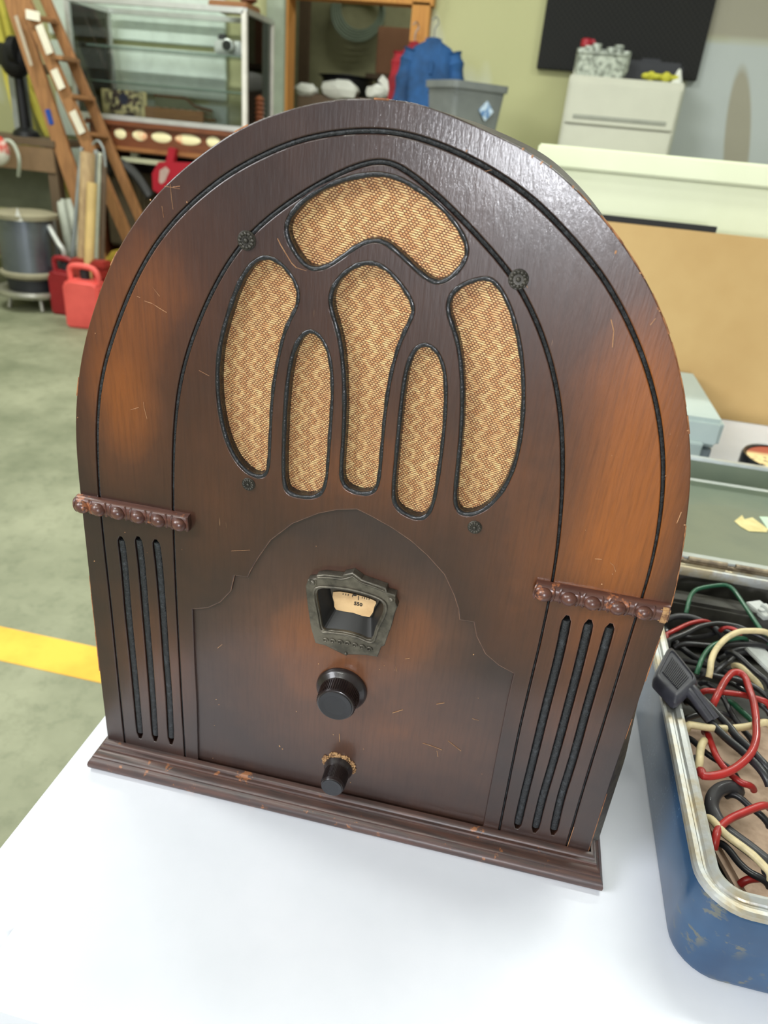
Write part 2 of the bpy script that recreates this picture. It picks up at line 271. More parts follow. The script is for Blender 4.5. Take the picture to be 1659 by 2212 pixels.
D_cables={'red_loop':[(0.3148,0.1493,0.076),(0.3236,0.1685,0.076),(0.3323,0.1859,0.076),(0.3411,0.1987,0.076),(0.3478,0.2009,0.076),(0.3519,0.1945,0.076),(0.3518,0.1773,0.076),(0.3515,0.1596,0.076),(0.3483,0.1363,0.076),(0.3471,0.1311,0.076),(0.3422,0.1098,0.076),(0.3337,0.0905,0.076),(0.3213,0.0737,0.076),(0.309,0.0618,0.076),(0.2965,0.0542,0.076),(0.287,0.0518,0.076),(0.2809,0.0545,0.076),(0.2773,0.0607,0.076)],'red_cross':[(0.31,0.1736,0.068),(0.3193,0.174,0.068),(0.3343,0.1763,0.068),(0.3498,0.1775,0.068),(0.363,0.1757,0.068),(0.3739,0.1743,0.068)],'red_low':[(0.3075,0.1274,0.062),(0.3081,0.115,0.062),(0.3089,0.104,0.062),(0.3103,0.0925,0.062),(0.3138,0.082,0.062),(0.3195,0.0735,0.062),(0.3268,0.0675,0.062),(0.337,0.0686,0.062)],'red_right':[(0.3432,0.0487,0.066),(0.3299,0.0407,0.066),(0.3171,0.0313,0.066),(0.3059,0.0225,0.066),(0.298,0.014,0.066),(0.2928,0.0056,0.066),(0.2904,-0.0041,0.066)],'red_far':[(0.276,0.243,0.07),(0.2854,0.2506,0.07),(0.2984,0.2639,0.07),(0.3137,0.2798,0.07),(0.3277,0.2899,0.07),(0.3426,0.2949,0.07)],'red_far2':[(0.3498,0.2871,0.07),(0.3569,0.2878,0.07),(0.3633,0.2853,0.07),(0.3693,0.2812,0.07)],'red_bottom':[(0.3139,-0.0126,0.045),(0.3234,-0.0096,0.045),(0.3364,-0.005,0.045)],'cream_loop':[(0.3181,0.189,0.078),(0.3215,0.2056,0.078),(0.328,0.2238,0.078),(0.3369,0.2407,0.078),(0.3485,0.2575,0.078),(0.3622,0.2709,0.078),(0.3744,0.2764,0.078),(0.3861,0.2796,0.078),(0.3988,0.28,0.078)],'cream_cross':[(0.2803,0.1145,0.072),(0.2932,0.1152,0.072),(0.3077,0.1165,0.072),(0.3241,0.1209,0.072),(0.3415,0.1288,0.072),(0.354,0.1369,0.072),(0.3646,0.1423,0.072)],'cream_diag':[(0.2885,0.0223,0.066),(0.2933,0.015,0.066),(0.299,0.0066,0.066),(0.3073,-0.0001,0.066),(0.3158,-0.0072,0.066),(0.3224,-0.0159,0.066),(0.3269,-0.0208,0.066)],'cream_short':[(0.3043,0.1128,0.064),(0.2987,0.1009,0.064),(0.2955,0.09,0.064),(0.2932,0.0769,0.064)],'cream_far':[(0.357,0.2409,0.06),(0.3636,0.2294,0.06),(0.3691,0.2179,0.06),(0.3761,0.2073,0.06)],'green_arch':[(0.3176,0.3101,0.07),(0.3244,0.3365,0.07),(0.3328,0.3537,0.07),(0.343,0.3636,0.07),(0.3591,0.3738,0.07),(0.3725,0.3794,0.07),(0.3789,0.3732,0.07),(0.3823,0.358,0.07),(0.3853,0.3381,0.07),(0.3882,0.319,0.07),(0.391,0.3007,0.07),(0.3941,0.2848,0.07),(0.3977,0.2755,0.07)],'green_short':[(0.3111,0.2017,0.07),(0.3174,0.2197,0.07),(0.3263,0.2378,0.07),(0.3362,0.251,0.07),(0.356,0.2663,0.07),(0.3756,0.2787,0.07)],'green_diag':[(0.3391,0.182,0.058),(0.3445,0.1706,0.058),(0.3512,0.16,0.058),(0.358,0.1508,0.058)],'black_top':[(0.2812,0.2348,0.072),(0.2954,0.2467,0.072),(0.3093,0.2602,0.072),(0.3247,0.276,0.072),(0.3424,0.2873,0.072),(0.356,0.2902,0.072),(0.3687,0.289,0.072),(0.38,0.282,0.072),(0.3984,0.2775,0.072)],'black_grey':[(0.2965,0.2997,0.062),(0.3128,0.306,0.062),(0.3238,0.3072,0.062),(0.3347,0.3027,0.062),(0.3433,0.296,0.062),(0.3539,0.287,0.062)],'black_mid':[(0.297,0.2464,0.066),(0.3161,0.2498,0.066),(0.3379,0.2539,0.066),(0.3563,0.2621,0.066),(0.3746,0.2688,0.066),(0.3999,0.2756,0.066)],'black_mid2':[(0.3147,0.2037,0.064),(0.3261,0.2047,0.064),(0.3371,0.2043,0.064),(0.3493,0.2056,0.064),(0.3637,0.2,0.064),(0.3785,0.1874,0.064)],'black_diag':[(0.3489,0.248,0.07),(0.3578,0.2354,0.07),(0.3652,0.2216,0.07),(0.3722,0.2107,0.07),(0.3802,0.2018,0.07)],'black_b1':[(0.2934,0.1531,0.072),(0.3001,0.1391,0.072),(0.3076,0.1239,0.072),(0.3152,0.1115,0.072),(0.319,0.106,0.072),(0.3284,0.0949,0.072),(0.336,0.0837,0.072),(0.3457,0.0665,0.072)],'black_b2':[(0.3007,0.1624,0.073),(0.3088,0.1486,0.073),(0.317,0.1332,0.073),(0.3237,0.1203,0.073),(0.3273,0.1105,0.073),(0.3356,0.098,0.073),(0.3407,0.0879,0.073),(0.348,0.077,0.073)],'black_ring':[(0.3263,0.0692,0.056),(0.3157,0.0661,0.056),(0.3064,0.059,0.056),(0.3006,0.0495,0.056),(0.2982,0.0394,0.056),(0.2996,0.0299,0.056),(0.3035,0.0206,0.056),(0.3113,0.0135,0.056),(0.3191,0.0074,0.056),(0.3266,0.0006,0.056),(0.3328,-0.0056,0.056)],'black_lowdiag':[(0.3165,0.0637,0.054),(0.3248,0.059,0.054),(0.3325,0.0501,0.054),(0.3449,0.0404,0.054)],'black_c3':[(0.3006,0.016,0.05),(0.3072,0.0057,0.05),(0.3125,-0.0039,0.05),(0.32,-0.0103,0.05),(0.3328,-0.0131,0.05)],'black_c4':[(0.2885,0.1395,0.055),(0.2984,0.146,0.055),(0.3111,0.1544,0.055),(0.3234,0.1593,0.055),(0.339,0.1618,0.055)],'black_c5':[(0.3194,0.2069,0.055),(0.3276,0.1993,0.055),(0.3358,0.1844,0.055),(0.339,0.1618,0.055),(0.3458,0.1416,0.055),(0.3536,0.128,0.055)],'black_c6':[(0.334,0.2211,0.058),(0.35,0.2398,0.058),(0.365,0.2601,0.058),(0.3857,0.2697,0.058)],'black_c7':[(0.2909,0.1254,0.052),(0.2989,0.1162,0.052),(0.3071,0.1053,0.052),(0.3194,0.0961,0.052),(0.3312,0.0862,0.052)],'black_c8':[(0.3014,0.2779,0.056),(0.3187,0.2759,0.056),(0.3378,0.2852,0.056),(0.3585,0.3014,0.056),(0.3743,0.2925,0.056),(0.4045,0.2813,0.056)],'black_c9':[(0.3559,0.2125,0.06),(0.3608,0.1987,0.06),(0.3646,0.1816,0.06),(0.3762,0.1735,0.06)]}
D_plug=[(0.2772,0.2082,0.09),(0.2852,0.208,0.09),(0.29,0.1921,0.09),(0.2996,0.1661,0.09),(0.2995,0.1564,0.09),(0.2928,0.1425,0.09),(0.2748,0.1245,0.09),(0.2661,0.124,0.09),(0.2576,0.1503,0.09),(0.2616,0.1651,0.09)]
# ================================================================ materials
def bump_coat(nt, b, vec):
    n = nt.nodes.new('ShaderNodeBump'); n.inputs['Strength'].default_value = .34; n.inputs['Distance'].default_value = .0004
    nt.links.new(noise(nt, vec, 1.0, 4, .7, (520, 520, 140)).x, n.inputs['Height']); nt.links.new(n.outputs[0], b.inputs['Coat Normal'])
def wood_face(name, glows, dark=(41, 25, 20), mid=(84, 48, 28), rough=.36, speck=True):
    """stained front veneer: dark toner with sprayed lighter amber fields, fine grain, small chips"""
    m, nt, b = newmat(name)
    vec, x, y, z = coords(nt)
    g1 = noise(nt, vec, 1.0, 5, .6, (420, 420, 26)); g2 = noise(nt, vec, 9, 4, .6)
    blot = noise(nt, vec, 26, 3, .6)
    tot = None
    for (cx, cz, rx, rz, k) in glows:
        dx = (x - cx) * (1 / rx); dz = (z - cz) * (1 / rz)
        d = dx * dx + dz * dz
        e = V_.op('POWER', 2.718, d * -1.0) * k
        tot = e if tot is None else tot + e
    f = (tot + (blot - .5) * .22 + (g2 - .5) * .25).sat()
    c = mixc(nt, f.step(0, .42), lin(dark), lin(mid))
    c = mixc(nt, f.step(.35, 1.0), c, lin((144, 80, 28)))
    c = mixc(nt, (g1.step(.45, .75)) * .34, c, lin((38, 20, 14)))
    if speck:
        vo = nt.nodes.new('ShaderNodeTexVoronoi'); vo.inputs['Scale'].default_value = 30; nt.links.new(vec, vo.inputs['Vector'])
        gate = noise(nt, vec, 11, 2).step(.60, .64)
        ch = (1 - V_(vo.outputs['Distance']).step(.028, .06)) * gate
        c = mixc(nt, ch * .8, c, lin((205, 160, 110)))
        sc = noise(nt, vec, 1.0, 2, .5, (900, 900, 40)).step(.735, .76) * noise(nt, vec, 14, 2).step(.58, .62)
        c = mixc(nt, sc * .55, c, lin((190, 150, 110)))
    nt.links.new(c, b.inputs['Base Color'])
    b.inputs['Roughness'].default_value = rough
    rr = noise(nt, vec, 1.0, 4, .6, (150, 150, 40)) * .16 + (rough - .08)
    nt.links.new(rr.x, b.inputs['Roughness'])
    b.inputs['Coat Weight'].default_value = .5; b.inputs['Coat Roughness'].default_value = .13
    bump_coat(nt, b, vec)
    bump(nt, b, noise(nt, vec, 1.0, 4, .6, (500, 500, 60)), .22, .0006)
    return m
M_face = wood_face('stained_walnut_front', [(-.166, .345, .030, .060, .72), (.165, .320, .028, .080, 1.1), (.150, .405, .030, .045, .55),
    (-.135, .42, .035, .04, .42), (0, .315, .09, .05, .40), (.115, .25, .03, .07, .34), (-.105, .27, .03, .06, .20),
    (.162, .17, .03, .06, .34), (-.155, .12, .035, .06, .34), (.1, .36, .03, .06, .2), (.19, .30, .02, .10, .3), (0, .43, .2, .1, .12)])
M_panel = wood_face('stained_walnut_lower_panel', [(.0, .190, .050, .050, .46), (.050, .195, .035, .04, .34), (-.045, .165, .05, .05, .32), (.03, .10, .10, .05, .36)], dark=(46, 30, 25), mid=(88, 56, 38), rough=.42)
def wood_trim(name, c, c2, chipc=(150, 96, 58), rough=.42, chip=.62):
    m, nt, b = newmat(name); vec, x, y, z = coords(nt)
    n = noise(nt, vec, 1.0, 4, .6, (30, 300, 300)); p = noise(nt, vec, 70, 4, .65)
    col = mixc(nt, n.step(.35, .65), lin(c), lin(c2))
    col = mixc(nt, p.step(chip, chip + .04) * .85, col, lin(chipc))
    nt.links.new(col, b.inputs['Base Color']); b.inputs['Roughness'].default_value = rough
    b.inputs['Coat Weight'].default_value = .2; b.inputs['Coat Roughness'].default_value = .3
    bump(nt, b, noise(nt, vec, 1.0, 3, .6, (60, 400, 400)), .35, .0006)
    return m
M_base = wood_trim('worn_dark_base_wood', (58, 46, 44), (84, 58, 50))
M_strip = wood_trim('worn_carved_wood', (74, 46, 40), (98, 62, 50), (160, 100, 66), .3, .6)
M_side = mat('olive_brown_side_veneer', (72, 64, 50), .5, c2=(50, 42, 34), nscale=1, stretch=(200, 12, 200), bmp=.2, bscale=200)
M_black = mat('black_edge_lacquer', (26, 27, 30), .34, c2=(44, 46, 50), nscale=120, lo=.5, hi=.8, bmp=.7, bscale=420, bdist=.0008, coat=.3)
M_groove = mat('black_groove_paint', (24, 26, 28), .5, c2=(62, 66, 70), nscale=260, lo=.52, hi=.8, bmp=.9, bscale=700, bdist=.0008)
M_bronze = mat('dark_bronze', (112, 106, 94), .42, .6, c2=(76, 72, 64), nscale=90, bmp=.35, bscale=300, bdist=.0006)
M_ros = mat('blackened_rosette_metal', (74, 70, 62), .42, .4, c2=(50, 48, 43), nscale=90)
M_knob = mat('dark_bakelite', (30, 23, 24), .3, c2=(42, 35, 35), nscale=60, coat=.3)
M_knobface = mat('worn_bakelite_face', (36, 36, 40), .42, c2=(28, 27, 29), nscale=30)
M_recess = mat('scuffed_dark_celluloid', (72, 80, 80), .3, c2=(128, 134, 132), nscale=90, lo=.5, hi=.8, stretch=(1, 1, 3), coat=.4)
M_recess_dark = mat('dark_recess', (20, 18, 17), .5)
M_scale = mat('aged_dial_paper', (226, 190, 140), .55, c2=(205, 166, 118), nscale=60)
M_ink = mat('black_dial_ink', (40, 34, 30), .6)
M_rawwood = mat('splintered_raw_wood', (186, 146, 100), .8, c2=(120, 84, 56), nscale=260, bmp=.8, bscale=500)

def grille_mat():
    m, nt, b = newmat('woven_gold_grille_cloth'); vec, x, y, z = coords(nt)
    v = z * (1 / .00132) + x * .16 / .00132
    row = v.floor(); fv = v.fract() - .5
    tri = ((z * (1 / .0125)).fract() - .5).abs() * 1.2
    motif = ((x * (1 / .0105) + tri + noise(nt, vec, 60, 2) * .7).fract() - .5).abs()
    big = (1 - motif.step(.10, .2))
    wid = .42 + big * .26
    u = x * (1 / .0021) + row * .5
    cell = u.floor(); fu = u.fract() - .5
    a = V_.op('DIVIDE', fu, wid); c = fv * (1 / .36)
    mask = (1 - (a * a + c * c)).step(-.55, .45)
    wn = nt.nodes.new('ShaderNodeTexWhiteNoise'); wn.noise_dimensions = '2D'
    cb = nt.nodes.new('ShaderNodeCombineXYZ'); nt.links.new(cell.x, cb.inputs[0]); nt.links.new(row.x, cb.inputs[1]); nt.links.new(cb.outputs[0], wn.inputs[0])
    rnd = V_(wn.outputs[0])
    gold = mixc(nt, rnd * .75 + big * .22, lin((226, 166, 104)), lin((255, 222, 156)))
    dirt = noise(nt, vec, 60, 3).step(.35, .7)
    gold = mixc(nt, dirt * .35, gold, lin((190, 128, 84)))
    col = mixc(nt, mask, lin((124, 74, 44)), gold)
    nt.links.new(col, b.inputs['Base Color']); b.inputs['Roughness'].default_value = .42; b.inputs['Metallic'].default_value = .25
    b.inputs['Sheen Weight'].default_value = .2
    bump(nt, b, mask, .8, .0005)
    return m
M_cloth = grille_mat()

# ================================================================ the radio
radio = empty('table_radio', (0, 0, 0), 0, 'antique cathedral radio in dark stained wood with gold grille cloth on white table', 'radio')
def tail(P, z=.012):                           # run the two ends down behind the base moulding
    return [Vector((P[0][0], z))] + [Vector(p) for p in P if p[1] > z + .004] + [Vector((P[-1][0], z))]
SIL = catmull(smooth_line(tail(D_sil), 1), 4)
OUT = catmull(smooth_line(tail(D_outer), 2), 4)
INN = catmull(smooth_line(tail(D_inner), 2), 4)
ARC = tail(D_arch)
def HW(p): return .00075 + .00055 * max(0, min(1, (p.y - .25) / .1))
def HN(p): return -HW(p)
# travel is left-bottom -> top -> right-bottom, so "left" is outwards
plate('front_frame', [list(SIL) + list(reversed(offset(OUT, HW)))], 0, .008, .0007, M_face, radio)
def capsule(cl, r0, r1):
    c = catmull(cl, 5); n = len(c); left = []; right = []
    for i, p in enumerate(c):
        t = i / (n - 1); r = r0 + (r1 - r0) * t
        if t < .06: r *= math.sin(PI / 2 * (t / .06) * .8 + .3)
        if t > .94: r *= math.sin(PI / 2 * ((1 - t) / .06) * .8 + .3)
        a = c[max(i - 1, 0)]; b = c[min(i + 1, n - 1)]; d = (b - a).normalized()
        left.append(p + Vector((-d.y, d.x)) * r); right.append(p - Vector((-d.y, d.x)) * r)
    return left + right[::-1]
caps = [capsule([Vector(q) for q in f], .0032 if i > 2 else .0031, .0030) for i, f in enumerate(D_flutes)]
band = list(offset(OUT, HN)) + list(reversed(offset(INN, HW)))
plate('outer_panel', [band] + caps, 0, .008, .0007, M_face, radio)
HOLES = [catmull(smooth_line(o, 1, True), 3, True) for o in D_openings]
# grille board: inside the inner line, pierced by six openings, cut away below the arch
inl = list(offset(INN, HN))
board = [p for p in inl] + [Vector((ARC[-1].x, .012))] + list(reversed(ARC[1:-1])) + [Vector((ARC[0].x, .012))]
plate('grille_panel', [board] + HOLES, 0, .008, .0006, M_face, radio)
arch_in = [Vector((p.x, p.y)) for p in ARC]
plate('control_panel', [offset(ARC, .004), catmull(D_escin, 4, True)], .0022, .006, .0002, M_panel, radio)
# incised black lines
for nm, L in (('incised_line', OUT), ('incised_line', INN)):
    mb = MB(); Q_ = [p for p in L if p.y > .017]; mb.tube([(p.x, .0018, p.y) for p in Q_], [.0006 + .0007 * max(0, min(1, (p.y - .25) / .1)) for p in Q_], 8); mb.done(nm, M_groove, radio)
# flute bottoms
for c in caps:
    mb = MB(); n = len(c) // 2; pts = [(c[i] + c[-1 - i]) / 2 for i in range(n)]
    mb.tube([(p.x, .0036, p.y) for p in pts[1:-1]], .0034, 12); mb.done('flute', M_groove, radio)
mb = MB(); mb.tube([(p.x, .0006, p.y + .0001) for p in ARC if p.y > .179], .00038, 6)
mb.done('worn_arch_edge', mat('worn_arch_edge_wood', (138, 104, 80), .6, c2=(90, 62, 48), nscale=140), radio)
# grille cloth and black rims
plate('grille_cloth', [offset([Vector((INN[0].x, .287))] + [p for p in INN if p.y > .290] + [Vector((INN[-1].x, .287))], -.004)], .0071, .0008, .0001, M_cloth, radio)
for h in HOLES:
    c = offset(h, 0)
    mb = MB()
    rng = [(p, q) for p, q in zip(h, h[1:] + h[:1])]
    rad = [.00165 + .0002 * math.sin(i * 1.7) + .00012 * math.sin(i * .61) for i in range(len(h))]
    area2 = sum(p.x * q.y - q.x * p.y for p, q in rng)
    sg = 1 if area2 > 0 else -1
    ins = offset(h, sg * .0008, True)
    mb.tube([(p.x, .0016, p.y) for p in ins], rad, 10, closed=True)
    # wall of the opening going back to the cloth
    a = [mb.bm.verts.new((p.x, .0016, p.y)) for p in offset(h, sg * .0020, True)]
    b2 = [mb.bm.verts.new((p.x, .0072, p.y)) for p in offset(h, sg * .0026, True)]
    for i in range(len(a)):
        j = (i + 1) % len(a); mb.bm.faces.new((a[i], a[j], b2[j], b2[i]))
    mb.done('grille_rim', M_black, radio, angle=60)
# rosettes
for i, (x, z) in enumerate(D_ros):
    R = .0056 if i < 2 else .0047
    mb = MB(); Rt = Matrix.Rotation(PI / 2, 3, 'X')
    mb.lathe([(R * .96, -.001), (R, .0002), (R * .9, .0008), (R * .3, .0006)], 28, (x, -.0002, z), Rt)
    for k in range(12):
        a = 2 * PI * k / 12 + .1
        mb.ball((x + math.cos(a) * R * .68, -.0010, z + math.sin(a) * R * .68), R * .22, (1.0, .9, 1.0), n=8)
    for k in range(12):
        a = 2 * PI * k / 12 + .1
        mb.bar((x + math.cos(a) * R * .35, -.0009, z + math.sin(a) * R * .35), (x + math.cos(a) * R * .7, -.0010, z + math.sin(a) * R * .7), R * .22, .0012, bev=.0002)
    mb.ball((x, -.0012, z), R * .26, (1, .8, 1), n=12)
    mb.done('rosette', M_ros, radio)
# carved bead mouldings
def strip(x0, x1, z, beads, rag):
    mb = MB(); n = 40; prof = [(0.0, .0066), (-.0030, .0064), (-.0052, .0050), (-.0062, .0026), (-.0062, -.0026), (-.0050, -.0048), (-.0028, -.0058), (0.0, -.0060)]
    rows = []
    for i in range(n + 1):
        x = x0 + (x1 - x0) * i / n
        rows.append([mb.bm.verts.new((x, y, z + dz)) for y, dz in prof])
    for A, B in zip(rows, rows[1:]):
        for k in range(len(prof) - 1): mb.bm.faces.new((A[k], A[k + 1], B[k + 1], B[k]))
    mb.bm.faces.new(rows[0]); mb.bm.faces.new(rows[-1][::-1])
    o = mb.done('bead_moulding', M_strip, radio, angle=50)
    for bx, bz in beads:
        q = MB(); q.ball((bx, -.0056, z - .0004), .0052, (1.06, .86, .98), n=20)
        q.done('bead', M_strip, o)
        # carved hollow lips on both sides of the bead
        for s in (-1, 1):
            q = MB(); pts = [(bx + s * (.0048 + .0016 * math.cos(t)), -.0060 + .002 * (1 - math.cos(t)), z + .0054 * math.sin(t)) for t in [-1.3 + 2.6 * k / 8 for k in range(9)]]
            q.tube(pts, .0009, 6); q.done('collar', M_strip, o)
strip(-.2068, -.1205, .2565, D_beadsL, 0)
strip(.1226, .2072, .2546, D_beadsR, 1)
mb = MB(); mb.box((.2045, -.0034, .2546), (.0062, .0068, .0112), .0012); mb.done('broken_moulding_end', M_rawwood, radio)
# scratches, chips and bare edges
def pl2(px, py, y=0.0): P = at(px, py, y); return Vector((P.x, y - .00012, P.z))
mb = MB()
for w_, pts in ((.00045, [(600, 515), (606, 528), (618, 548), (630, 568), (640, 578)]), (.0002, [(640, 578), (662, 585)]), (.0003, [(296, 640), (303, 643)]), (.00035, [(312, 650), (330, 656), (345, 666), (360, 675)]),
    (.0003, [(283, 885), (300, 880)]), (.0003, [(310, 868), (312, 882), (318, 905)]), (.0002, [(368, 398), (371, 430), (374, 452)]), (.0003, [(374, 404), (389, 402)]), (.0002, [(355, 402), (389, 408)]),
    (.0002, [(350, 445), (354, 470)]), (.0005, [(1472, 1106), (1462, 1130)]), (.00035, [(1285, 1207), (1300, 1208)]), (.0003, [(1318, 1215), (1326, 1222), (1330, 1235)]), (.0004, [(1405, 702), (1416, 688)]),
    (.0005, [(1320, 690), (1326, 715), (1323, 750)]), (.0003, [(1115, 700), (1117, 712)]), (.0004, [(1240, 1786), (1231, 1812), (1226, 1828)]), (.0002, [(1048, 370), (1062, 367)]), (.0003, [(1130, 600), (1140, 622)]),
    (.0002, [(330, 620), (345, 640)]), (.0002, [(430, 800), (452, 812)]), (.0002, [(500, 1190), (540, 1188)])):
    mb.tube([pl2(*q) for q in pts], w_ * .6, 6)
for px, py, s in ((168, 902, 7), (325, 432, 8), (404, 437, 7), (292, 884, 3), (1300, 1262, 7), (1323, 1240, 5), (1438, 1028, 5), (1448, 938, 4), (1322, 984, 4), (1265, 1145, 4), (1330, 545, 10), (1383, 590, 9), (1392, 600, 6), (1421, 667, 8), (1425, 672, 5),
    (1486, 930, 6), (1479, 1134, 6), (1475, 1205, 7), (1130, 322, 10), (1150, 338, 8), (1170, 352, 9), (1190, 360, 7), (1238, 404, 7), (1008, 326, 7), (204, 1212, 5), (206, 720, 5), (536, 1013, 3), (393, 1187, 4), (318, 1194, 3), (683, 1180, 3), (270, 1150, 4)):
    P = pl2(px, py); q = s * .00011
    mb.box((P.x, P.y + .0001, P.z), (q * random.uniform(1, 2), .0004, q * random.uniform(.7, 1.4)), q * .2, Matrix.Rotation(random.uniform(0, 3), 3, 'Y'), seg=1)
mb.done('scratch_marks', mat('bare_wood_scratch', (184, 138, 98), .7, c2=(140, 92, 62), nscale=200), radio)['kind'] = 'stuff'
mb = MB()
for w_, pts in ((.0004, [(848, 1540), (870, 1533)]), (.0004, [(943, 1521), (960, 1518)]), (.0003, [(913, 1605), (935, 1612), (955, 1620)]), (.0003, [(944, 1622), (946, 1634)]), (.0003, [(968, 1600), (996, 1622)]), (.0004, [(733, 1585), (734, 1602)]),
    (.0002, [(855, 1440), (857, 1450)]), (.0002, [(470, 1400), (480, 1392)]), (.0002, [(875, 1423), (885, 1422)]), (.0002, [(1020, 1552), (1034, 1556)])):
    mb.tube([pl2(px_, py_, .0021) for px_, py_ in pts], w_ * .6, 6)
for px, py, s in ((604, 1612, 9), (610, 1618, 7), (720, 1587, 6), (688, 1434, 6), (830, 1438, 5), (820, 1446, 4), (1023, 1414, 6), (467, 1511, 6), (473, 1522, 4), (463, 1567, 3), (853, 1447, 3), (1041, 1672, 4), (1033, 1508, 4), (460, 1638, 3), (640, 1537, 3), (785, 1618, 4), (757, 1690, 6)):
    P = pl2(px, py, .0021); q = s * .00011
    mb.box((P.x, P.y + .0001, P.z), (q * random.uniform(1, 2), .0004, q * random.uniform(.7, 1.4)), q * .2, Matrix.Rotation(random.uniform(0, 3), 3, 'Y'), seg=1)
mb.done('panel_scratches', mat('bare_panel_scratch', (192, 150, 104), .7, c2=(150, 106, 70), nscale=200), radio)['kind'] = 'stuff'
mb = MB()
for i in range(len(SIL) - 3):
    if SIL[i].y > .03 and random.random() < (.34 if SIL[i].x > .08 else .10): mb.tube([(p.x * .9995, .0003 + random.uniform(0, .0005), p.y - .0001) for p in SIL[i:i + 3]], random.uniform(.0003, .0007), 6)
mb.done('worn_edge', mat('worn_bare_edge', (170, 116, 74), .7, c2=(110, 66, 44), nscale=150), radio)['kind'] = 'stuff'
# cabinet body behind the front board
body = []
P = list(SIL)
def widen(p, y):
    k = 0.0
    if p.x > .1:
        t = max(0, min(1, (.235 - p.y) / .13)); k = .0105 * t * min(1, (y - .008) / .012)
    return k
mb = MB(); lay = []
for y in (.0075, .012, .020, .06, .13, .205, .21):
    sc = .985 if y in (.21,) else 1.0
    lay.append([mb.bm.verts.new(((p.x) * sc + widen(p, y), y, p.y * (1 if p.y < .05 else sc))) for p in P])
for A, B in zip(lay, lay[1:]):
    for k in range(len(P) - 1): mb.bm.faces.new((A[k], A[k + 1], B[k + 1], B[k]))
    mb.bm.faces.new((A[-1], A[0], B[0], B[-1]))
mb.bm.faces.new(lay[0]); mb.bm.faces.new(lay[-1][::-1])
mb.done('cabinet_body', M_side, radio)
# stepped base moulding, mitred round the front corners
def base_ring(prof, name, x0, x1, yb):
    mb = MB(); rows = []
    for d, z in prof:
        e = d * .62
        rows.append([mb.bm.verts.new(c) for c in ((x0 - e, yb, z), (x0 - e, -d, z), (x1 + e, -d, z), (x1 + e, yb, z))])
    for A, B in zip(rows, rows[1:]):
        for k in range(3): mb.bm.faces.new((A[k], A[k + 1], B[k + 1], B[k]))
    return mb.done(name, M_base, radio, angle=40)
base_ring([(0, .0215), (.0035, .0212), (.0048, .0202), (.0052, .0190), (.0072, .0186), (.0080, .0176), (.0078, .0160), (.0100, .0150), (.0125, .0142),
           (.0142, .0128), (.0142, .0114), (.0155, .0106), (.0178, .0090), (.0188, .0066), (.0186, .0036), (.0170, .0010), (.0150, 0.0), (0, 0.0)], 'base_moulding', -.2072, .2087, .212)
mb = MB(); mb.box((0, .10, .006), (.40, .20, .012)); mb.done('base_board', M_base, radio)
# dial escutcheon
def fence(pts, y): return [(p[0], y, p[1]) for p in pts]
esc_in = catmull(D_escin, 4, True)
E_ = plate('dial_escutcheon', [D_esc, esc_in], -.0046, .0070, .0009, M_bronze, radio, 2)
ctr = Vector((0.0, .209))
inner2 = [ctr + (Vector(p) - ctr) * 1.09 for p in D_escin]
mb = MB(); mb.tube([(p.x, -.0050, p.y) for p in catmull(inner2, 4, True)], .0010, 8, closed=True)
for (x0, z0, s) in ((-.0278, .2288, 1), (.0288, .2268, 1)):       # corner studs
    mb.ball((x0, -.0052, z0), .0020, (1, .7, 1), n=12); mb.box((x0, -.0048, z0), (.0056, .0012, .0044), .0004)
mb.ball((-.0004, -.0048, .1722), .0014, n=10)
top = [(-.0245, .2335), (-.016, .2352), (-.0075, .2358), (-.004, .2372), (.0003, .2398), (.0044, .2372), (.008, .2358), (.0165, .2344), (.0236, .2326)]
mb.tube([(x, -.0050, z) for x, z in top], .0007, 6)
for k in range(7):                                                 # cast leaf scrolls below the window
    t = -1 + 2 * k / 6; cx = t * .0165; cz = .1838 - .0012 * abs(t) * 1.0
    pts = [(cx + .0024 * math.cos(a) * (1 - a / 9), -.0049, cz - .002 + .0022 * math.sin(a) * (1 - a / 9)) for a in [j * .7 for j in range(9)]]
    mb.tube(pts, .00055, 6)
mb.tube([(x, -.0050, z) for x, z in ((-.021, .1885), (-.012, .1890), (-.004, .1886), (.004, .1882), (.012, .1876), (.020, .1872))], .0007, 6)
mb.done('escutcheon_relief', M_bronze, E_, angle=60)
# recess behind the window: tunnel, cream scale, printed figures
mb = MB(); F = esc_in; bk = [Vector((p.x * .74 + .0008, .2135 + (p.y - .2095) * .60)) for p in F]
a = [mb.bm.verts.new((p.x, -.002, p.y)) for p in F]; b2 = [mb.bm.verts.new((p.x, .0085, p.y)) for p in bk]
n = len(F); cz = sum(p.y for p in F) / n
for i in range(n):
    j = (i + 1) % n; f = mb.bm.faces.new((a[i], a[j], b2[j], b2[i]))
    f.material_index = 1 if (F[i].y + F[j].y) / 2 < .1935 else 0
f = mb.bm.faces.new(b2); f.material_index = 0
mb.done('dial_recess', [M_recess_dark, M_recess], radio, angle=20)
sc_pts = [(x, z) for x, z in D_scale]
mb = MB(); mb.prism(fence(catmull(sc_pts, 2, True), .0060), (0, .0006, 0)); mb.done('dial_scale', M_scale, radio, smooth=False)
tx = bpy.data.curves.new('txt', 'FONT'); tx.body = '550'; tx.size = .0040; tx.extrude = .0001; tx.align_x = 'CENTER'; tx.space_character = 1.05; tx.offset = .00014
to = bpy.data.objects.new('txt', tx); COL.objects.link(to); dg = bpy.context.evaluated_depsgraph_get(); dg.update()
me = bpy.data.meshes.new_from_object(to.evaluated_get(dg)); bpy.data.objects.remove(to)
me.transform(Matrix.Translation((.0036, .0058, .2088)) @ Matrix.Rotation(PI / 2, 4, 'X'))
link('dial_number', me, M_ink, radio, False)
mb = MB()
